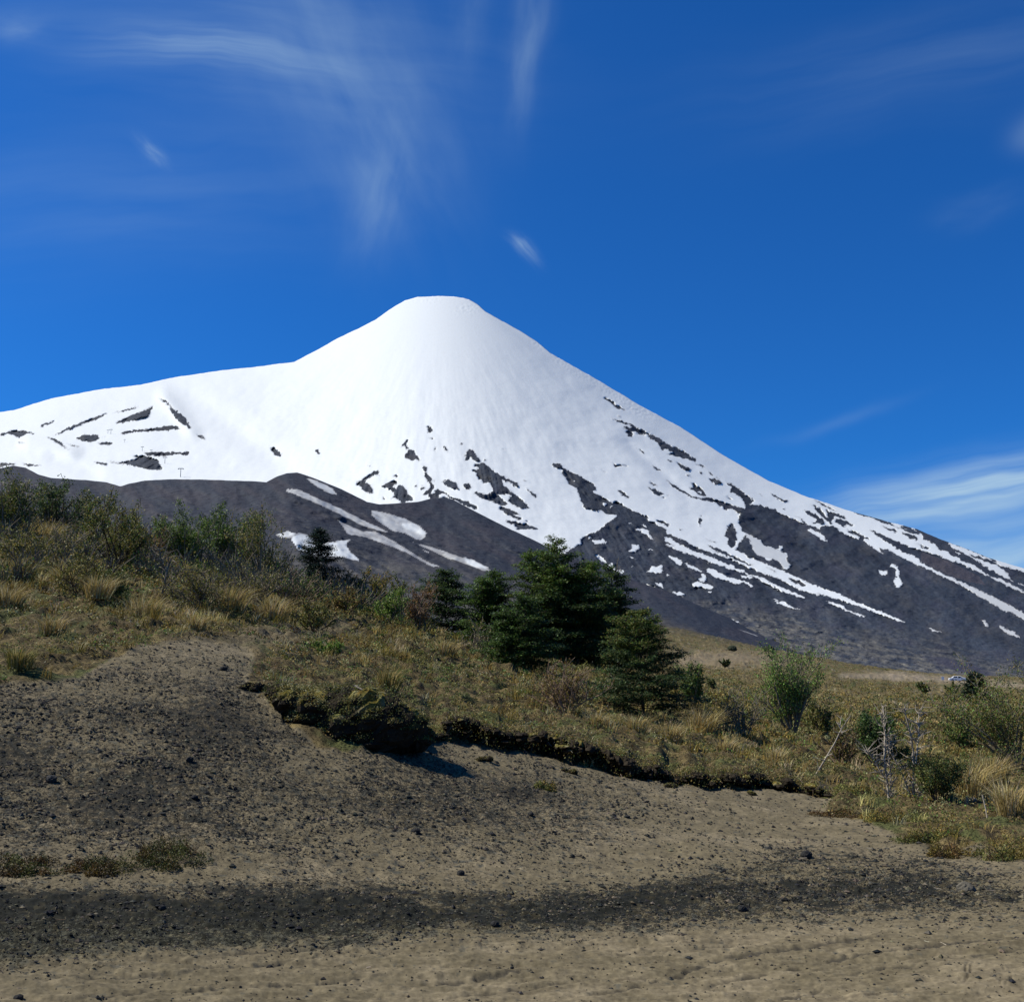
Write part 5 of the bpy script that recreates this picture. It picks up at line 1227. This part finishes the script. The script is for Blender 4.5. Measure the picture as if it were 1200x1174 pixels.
for uu in np.arange(476, 992, 2.0):
    bd = float(bank_d(uu)); hb = float(bank_h(uu)); 
    if hb <= .02: continue
    m_ = bd / F
    p = g_at(uu, bd + .55)[0]; q = g_at(uu, bd - .12)[0]
    dirn = np.array([p[0], p[1], 0]); dirn /= np.linalg.norm(dirn)
    jit = rs.uniform(-.06, .08)
    c_ = np.array([q[0], q[1], 0]) + dirn * (.12 + jit); zt = p[2]
    hang = .5 + .5 * float(perlin(np.array([uu / 26.0]), np.array([.5]), 77)[0])
    if rs.uniform() < .8: cents.append([c_[0] + rs.normal() * .05, c_[1] + rs.normal() * .06, zt - .06 - .08 * rs.uniform()]); rads.append([rs.uniform(.04, .13), rs.uniform(.10, .26) + .12 * hang, rs.uniform(.03, .09) * (.6 + hb)])
    if rs.uniform() < .5:
        cents.append([c_[0] + rs.normal() * .05, c_[1] + .12, q[2] + hb * .25]); rads.append([rs.uniform(.04, .12), .12, hb * rs.uniform(.15, .3)])
    k = 44; bush = max(0., float(perlin(np.array([uu / 9.0]), np.array([.5]), 78)[0])) * .22
    fq = rs.normal(size=(k, 3)) * np.array([.10, .19, .035 + bush * .5]); fq[:, 2] = fq[:, 2] + bush * .6 - np.maximum(0, -(fq @ dirn) - .03) * .75
    fp.append(np.array([c_[0], c_[1], zt]) + fq + [0, 0, .01]); fs.append(rs.uniform(.6, 1.4, k) * 2.1 * m_)
    fc.append(pal(rs, k, (OCHRE + MOSS[:2] + OLIVE) if rs.uniform() < .6 else (OLIVE + RUST)))
tb = thing('turf_bank', tuple(float(a) for a in g_at(730, float(bank_d(730)))[0]), 'ragged overhanging edge of heath turf, dark underneath, running across the middle of the ash', 'turf bank')
loc = np.array(tb.location)
turf_mesh('soil_edge', [np.array(c_) - loc for c_ in cents], rads, 3, .12, tb)
P = np.concatenate(fp) - loc; V, Q, C = leaves(P, np.concatenate(fs), np.concatenate(fc), rs, .6, .3)
mesh_obj('heath_fringe', V, Q, None, M_LEAF, C, parent=tb)
# fringe of roots and stems hanging over the lip
B = P[rs.randint(0, len(P), 900)]; n = len(B)
dv = np.stack([rs.normal(size=n) * .5, -np.abs(rs.normal(size=n)) * .8, -np.abs(rs.normal(size=n)) * .7], 1) * .09
V, Q = tubes(np.concatenate([B, B + dv, np.full((n, 1), .0035), np.full((n, 1), .002)], 1), 3)
mesh_obj('hanging_roots', V, Q, None, M_BARK, np.repeat(pal(rs, n, [BROWN, GREY, DARKB]), 6, 0), parent=tb)

# small clods crumbled off the bank
for (uu, v2, wp, lb) in ((566,893,13,'small fallen turf lump below the bank, right of the big clod shadow'), (668,906,12,'little fallen turf lump at the bank foot, centre'), (785,922,14,'fallen turf lump at the bank foot, right of centre'), (880,930,10,'smallest turf lump near the right end of the bank'), (300,812,22,'mossy turf lump at the upper left of the big clod')):
    p, d = g_px(uu, v2); m_ = d / F; o = thing('turf_lump', tuple(float(a) for a in p), lb, 'turf lump', 'turf lumps fallen from the bank')
    cs_ = [np.array([rs.normal() * .25, rs.normal() * .2, rs.uniform(.0, .25)]) * wp * m_ for _ in range(7)]; rd_ = [np.array([rs.uniform(.2, .35)] * 2 + [rs.uniform(.14, .24)]) * wp * m_ for _ in range(7)]
    turf_mesh('soil', cs_, rd_, 40 + uu, .2, o)
    P = np.concatenate([c_ + unit(rs.normal(size=(60, 3)) + [0, 0, .8]) * r_ for c_, r_ in zip(cs_, rd_)]); V, Q, C = leaves(P, rs.uniform(.6, 1.3, len(P)) * 2 * m_, pal(rs, len(P), OCHRE + OLIVE + MOSS[:1]), rs)
    mesh_obj('foliage', V, Q, None, M_LEAF, C, parent=o)
# the big mossy clod slumped from the bank
p, d = g_px(430, 872); m_ = d / F
cl = thing('turf_clod', (float(p[0]), float(p[1]), float(p[2])), 'big dark clod of slumped turf with yellow moss on top, casting a shadow right', 'turf clod')
cents, rads = [], []
def lump(uu, vvv, wpx, hpx, dep=.45, back=0.0):
    x_, y_, z_ = pt(uu, vvv, d + back); cents.append(np.array([x_, y_, z_]) - p); rads.append([wpx * m_ * .5, dep, hpx * m_ * .5])
for a in ((345,822,50,34,.35,.5),(372,830,62,44,.42,.35),(402,834,64,52,.45,.2),(432,842,70,62,.48,.0),(458,848,62,60,.46,-.1),(478,856,44,46,.40,-.1),(410,850,60,40,.4,.0),(440,868,76,34,.4,-.05),(388,818,50,26,.35,.5),(425,818,60,24,.35,.4),(360,845,40,30,.3,.3),(395,858,50,28,.3,.1),(492,868,24,26,.3,-.05),(330,812,36,20,.3,.7)):
    lump(*a)
rs = np.random.RandomState(9)
for i in range(150):
    k = rs.randint(0, 13); a = rs.normal(size=3); a /= np.linalg.norm(a); a[2] = abs(a[2]) * .9; a[1] = -abs(a[1]) if rs.uniform() < .75 else a[1]
    cents.append(cents[k] + a * np.array(rads[k]) * .92); s_ = rs.uniform(.03, .10); rads.append([s_ * 1.2, s_, s_ * .8])
turf_mesh('clod', cents, rads, 31, .45, cl, 22, 14)
P, C_l = [], []
for c_, r_ in zip(cents, rads):
    k = int(60 + 2600 * r_[0]); a = unit(rs.normal(size=(k, 3))); a[:, 2] = np.abs(a[:, 2]) * 1.0 + .1
    P.append(c_ + a * np.array(r_) * rs.uniform(.9, 1.35, (k, 1)))
    C_l.append(pal(rs, k, MOSS + OCHRE[:1]) if (c_[2] > .36 and rs.uniform() < .5) or rs.uniform() < .14 else pal(rs, k, OLIVE + [(.05,.05,.022),(.035,.036,.018)]))
P = np.concatenate(P); V, Q, C = leaves(P, rs.uniform(.6, 1.4, len(P)) * 2.0 * m_, np.concatenate(C_l), rs, .6, .2)
mesh_obj('moss_cover', V, Q, None, M_LEAF, C, parent=cl)
a_ = np.array(pt(415, 803, d + .25)); b_ = np.array(pt(442, 818, d - .05)); c_ = np.array(pt(470, 838, d - .1)); e_ = np.array(pt(492, 852, d - .1))
br = thing('fallen_branch', tuple(a_), 'pale dead branch lying down along the top of the mossy clod', 'branch')
wood('branch', np.array([np.concatenate([q0 - a_, q1 - a_, [r0_, r1_]]) for q0, q1, r0_, r1_ in ((a_, b_, .018, .016), (b_, c_, .016, .012), (c_, e_, .012, .006), (b_, b_ + [.08, -.05, .10], .006, .003))]), (.22,.19,.15), br, rs, 6)

# ================================================================== SMALL THINGS FAR OFF
M_PAINT = flat_mat('white_paint', (.80, .81, .80), .3); M_GLASS = flat_mat('dark_glass', (.02, .025, .03), .1); M_TYRE = flat_mat('tyre_rubber', (.02, .02, .02), .8)
M_STEEL = flat_mat('pylon_steel', (.18, .19, .20), .6); M_LAMP = flat_mat('lamp_glass', (.5, .45, .4), .2); M_BOARD = flat_mat('white_board', (.78, .78, .76), .5)
def bm_obj(name, verts, faces, mat, parent, bevel=0):
    me = bpy.data.meshes.new(name); me.from_pydata([tuple(v_) for v_ in verts], [], faces); me.materials.append(mat); me.update()
    o = bpy.data.objects.new(name, me); COL.objects.link(o); o.parent = parent
    if bevel: md = o.modifiers.new('bevel', 'BEVEL'); md.width = bevel; md.segments = 2
    return o
def extrude(name, prof, w0, w1, mat, parent, bevel=0):
    n = len(prof)
    V = [(a, w0 * k_, b) for (a, b, k_) in prof] + [(a, w1 * k_, b) for (a, b, k_) in prof]
    F_c = [tuple(range(n)), tuple(range(2 * n - 1, n - 1, -1))] + [(i, i + n, (i + 1) % n + n, (i + 1) % n) for i in range(n)]
    return bm_obj(name, V, F_c, mat, parent, bevel)
p, d = g_px(1122.5, 799.5, True)
car = thing('parked_car', (float(p[0]), float(p[1]), float(p[2]) + .12), 'white car parked on the far dirt road at the foot of the volcano', 'car', rz=math.atan2(-p[0], p[1]) + .12)
body = [(-2.25,.38,1),(-2.3,.75,1),(-2.15,.95,1),(-1.55,1.05,1),(-1.0,1.48,.8),(-.2,1.56,.8),(.7,1.5,.8),(1.35,1.12,.97),(2.1,1.0,1),(2.3,.8,1),(2.28,.4,1),(1.9,.28,1),(-1.9,.28,1)]
extrude('body', body, -.88, .88, M_PAINT, car, .05)
for sgn in (-1, 1):
    for prof in ([(-1.36,1.08,1),(-.93,1.42,.83),(-.12,1.48,.83),(-.12,1.08,1)], [(.02,1.08,1),(.02,1.47,.83),(.62,1.43,.83),(1.14,1.1,1)]):
        extrude('side_window', prof, sgn * .872, sgn * .895, M_GLASS, car)
    bm_obj('headlight', [(2.24, sgn * .55, .68), (2.24, sgn * .82, .68), (2.24, sgn * .82, .84), (2.24, sgn * .55, .84), (2.33, sgn * .55, .7), (2.31, sgn * .8, .7), (2.31, sgn * .8, .82), (2.33, sgn * .55, .82)], [(0,1,2,3),(4,5,6,7),(0,1,5,4),(2,3,7,6),(1,2,6,5),(0,3,7,4)], M_LAMP, car)
    for x_ in (-1.42, 1.45):
        ang = np.linspace(0, 2 * pi, 20, endpoint=False)
        Vw = [(x_ + .33 * cos(t_), sgn * .70, .33 + .33 * sin(t_)) for t_ in ang] + [(x_ + .33 * cos(t_), sgn * .91, .33 + .33 * sin(t_)) for t_ in ang]
        wh = bm_obj('wheel', Vw, [tuple(range(20)), tuple(range(39, 19, -1))] + [(i, (i + 1) % 20, (i + 1) % 20 + 20, i + 20) for i in range(20)], M_TYRE, car)
        Vr = [(x_ + .2 * cos(t_), sgn * .90, .33 + .2 * sin(t_)) for t_ in ang] + [(x_ + .18 * cos(t_), sgn * .925, .33 + .18 * sin(t_)) for t_ in ang]
        bm_obj('rim', Vr, [tuple(range(20)), tuple(range(39, 19, -1))] + [(i, (i + 1) % 20, (i + 1) % 20 + 20, i + 20) for i in range(20)], M_STEEL, wh)
extrude('windscreen', [(.74,1.46,.76),(1.28,1.15,.86),(1.33,1.15,.88),(.78,1.5,.78)], -.84, .84, M_GLASS, car)
p, d = g_px(1105, 799, True)
sg = thing('roadside_sign', tuple(float(a) for a in p), 'tiny plain white board on a post, left of the white car', 'sign')
def box(name, c0, c1, mat, parent):
    (x0_, y0_, z0_), (x1_, y1_, z1_) = c0, c1
    return bm_obj(name, [(x0_,y0_,z0_),(x1_,y0_,z0_),(x1_,y1_,z0_),(x0_,y1_,z0_),(x0_,y0_,z1_),(x1_,y0_,z1_),(x1_,y1_,z1_),(x0_,y1_,z1_)], [(3,2,1,0),(4,5,6,7),(0,1,5,4),(1,2,6,5),(2,3,7,6),(3,0,4,7)], mat, parent)
box('post', (-.05, -.05, -.2), (.05, .05, .7), M_STEEL, sg); box('board', (-.38, -.09, .6), (.38, -.052, 1.5), M_BOARD, sg)

# chairlift pylons on the snowfield
vo = volcano.data; nco = len(mu)
co = np.empty(len(vo.vertices) * 3, np.float32); vo.vertices.foreach_get('co', co); co = co.reshape(-1, nco, 3)[:470]
for (uu, v_t, v_b, lb) in ((212,548.5,558.5,'grey lift pylon low on the snow, nearest and largest of the row'), (193.6,536,543.5,'grey lift pylon on the snow, second up from the lowest'), (177,527,531.5,'tiny grey lift pylon beside the flat dark rock strip'),
                          (167,523,528.5,'thin grey lift pylon above the pointed dark patch'), (145.5,515,518.5,'very small grey lift pylon left of the larger rock strips'), (130,503.5,509,'grey lift pylon near the upper end, right of a pair'), (126,504,508.5,'grey lift pylon near the upper end, left of a pair')):
    j = int(np.argmin(np.abs(mu - uu))); col_ = co[:, j]
    # photo row of every vertex in this column
    dep = col_[:, 1] * CP + (col_[:, 2] - CAMZ) * SP; upc = -col_[:, 1] * SP + (col_[:, 2] - CAMZ) * CP
    row = CV - F * upc / dep; i = int(np.argmin(np.abs(row - v_b))); q = col_[i]; h_ = (v_b - v_t) * float(dep[i]) / F
    t = thing('lift_pylon', (float(q[0]), float(q[1]), float(q[2]) - .5), lb, 'lift pylon', 'ski lift pylons on the snowfield')
    r_ = max(.35, h_ * .045)
    wp_, Qp = tubes([[0, 0, -1, 0, 0, h_, r_, r_ * .7]], 8); mesh_obj('mast', wp_, Qp, None, M_STEEL, parent=t)
    box('cross_arm', (-h_ * .3, -r_ * .8, h_ - .1), (h_ * .3, r_ * .8, h_ + r_ * 1.6), M_STEEL, t)
    for s_ in (-1, 1): box('sheave_box', (s_ * h_ * .3 - r_ * .7, -r_ * 2.2, h_ - r_ * 1.4), (s_ * h_ * .3 + r_ * .7, r_ * 2.2, h_ - .14), M_STEEL, t)
w.cycles.sampling_method = 'MANUAL'; w.cycles.sample_map_resolution = 256
print('done')
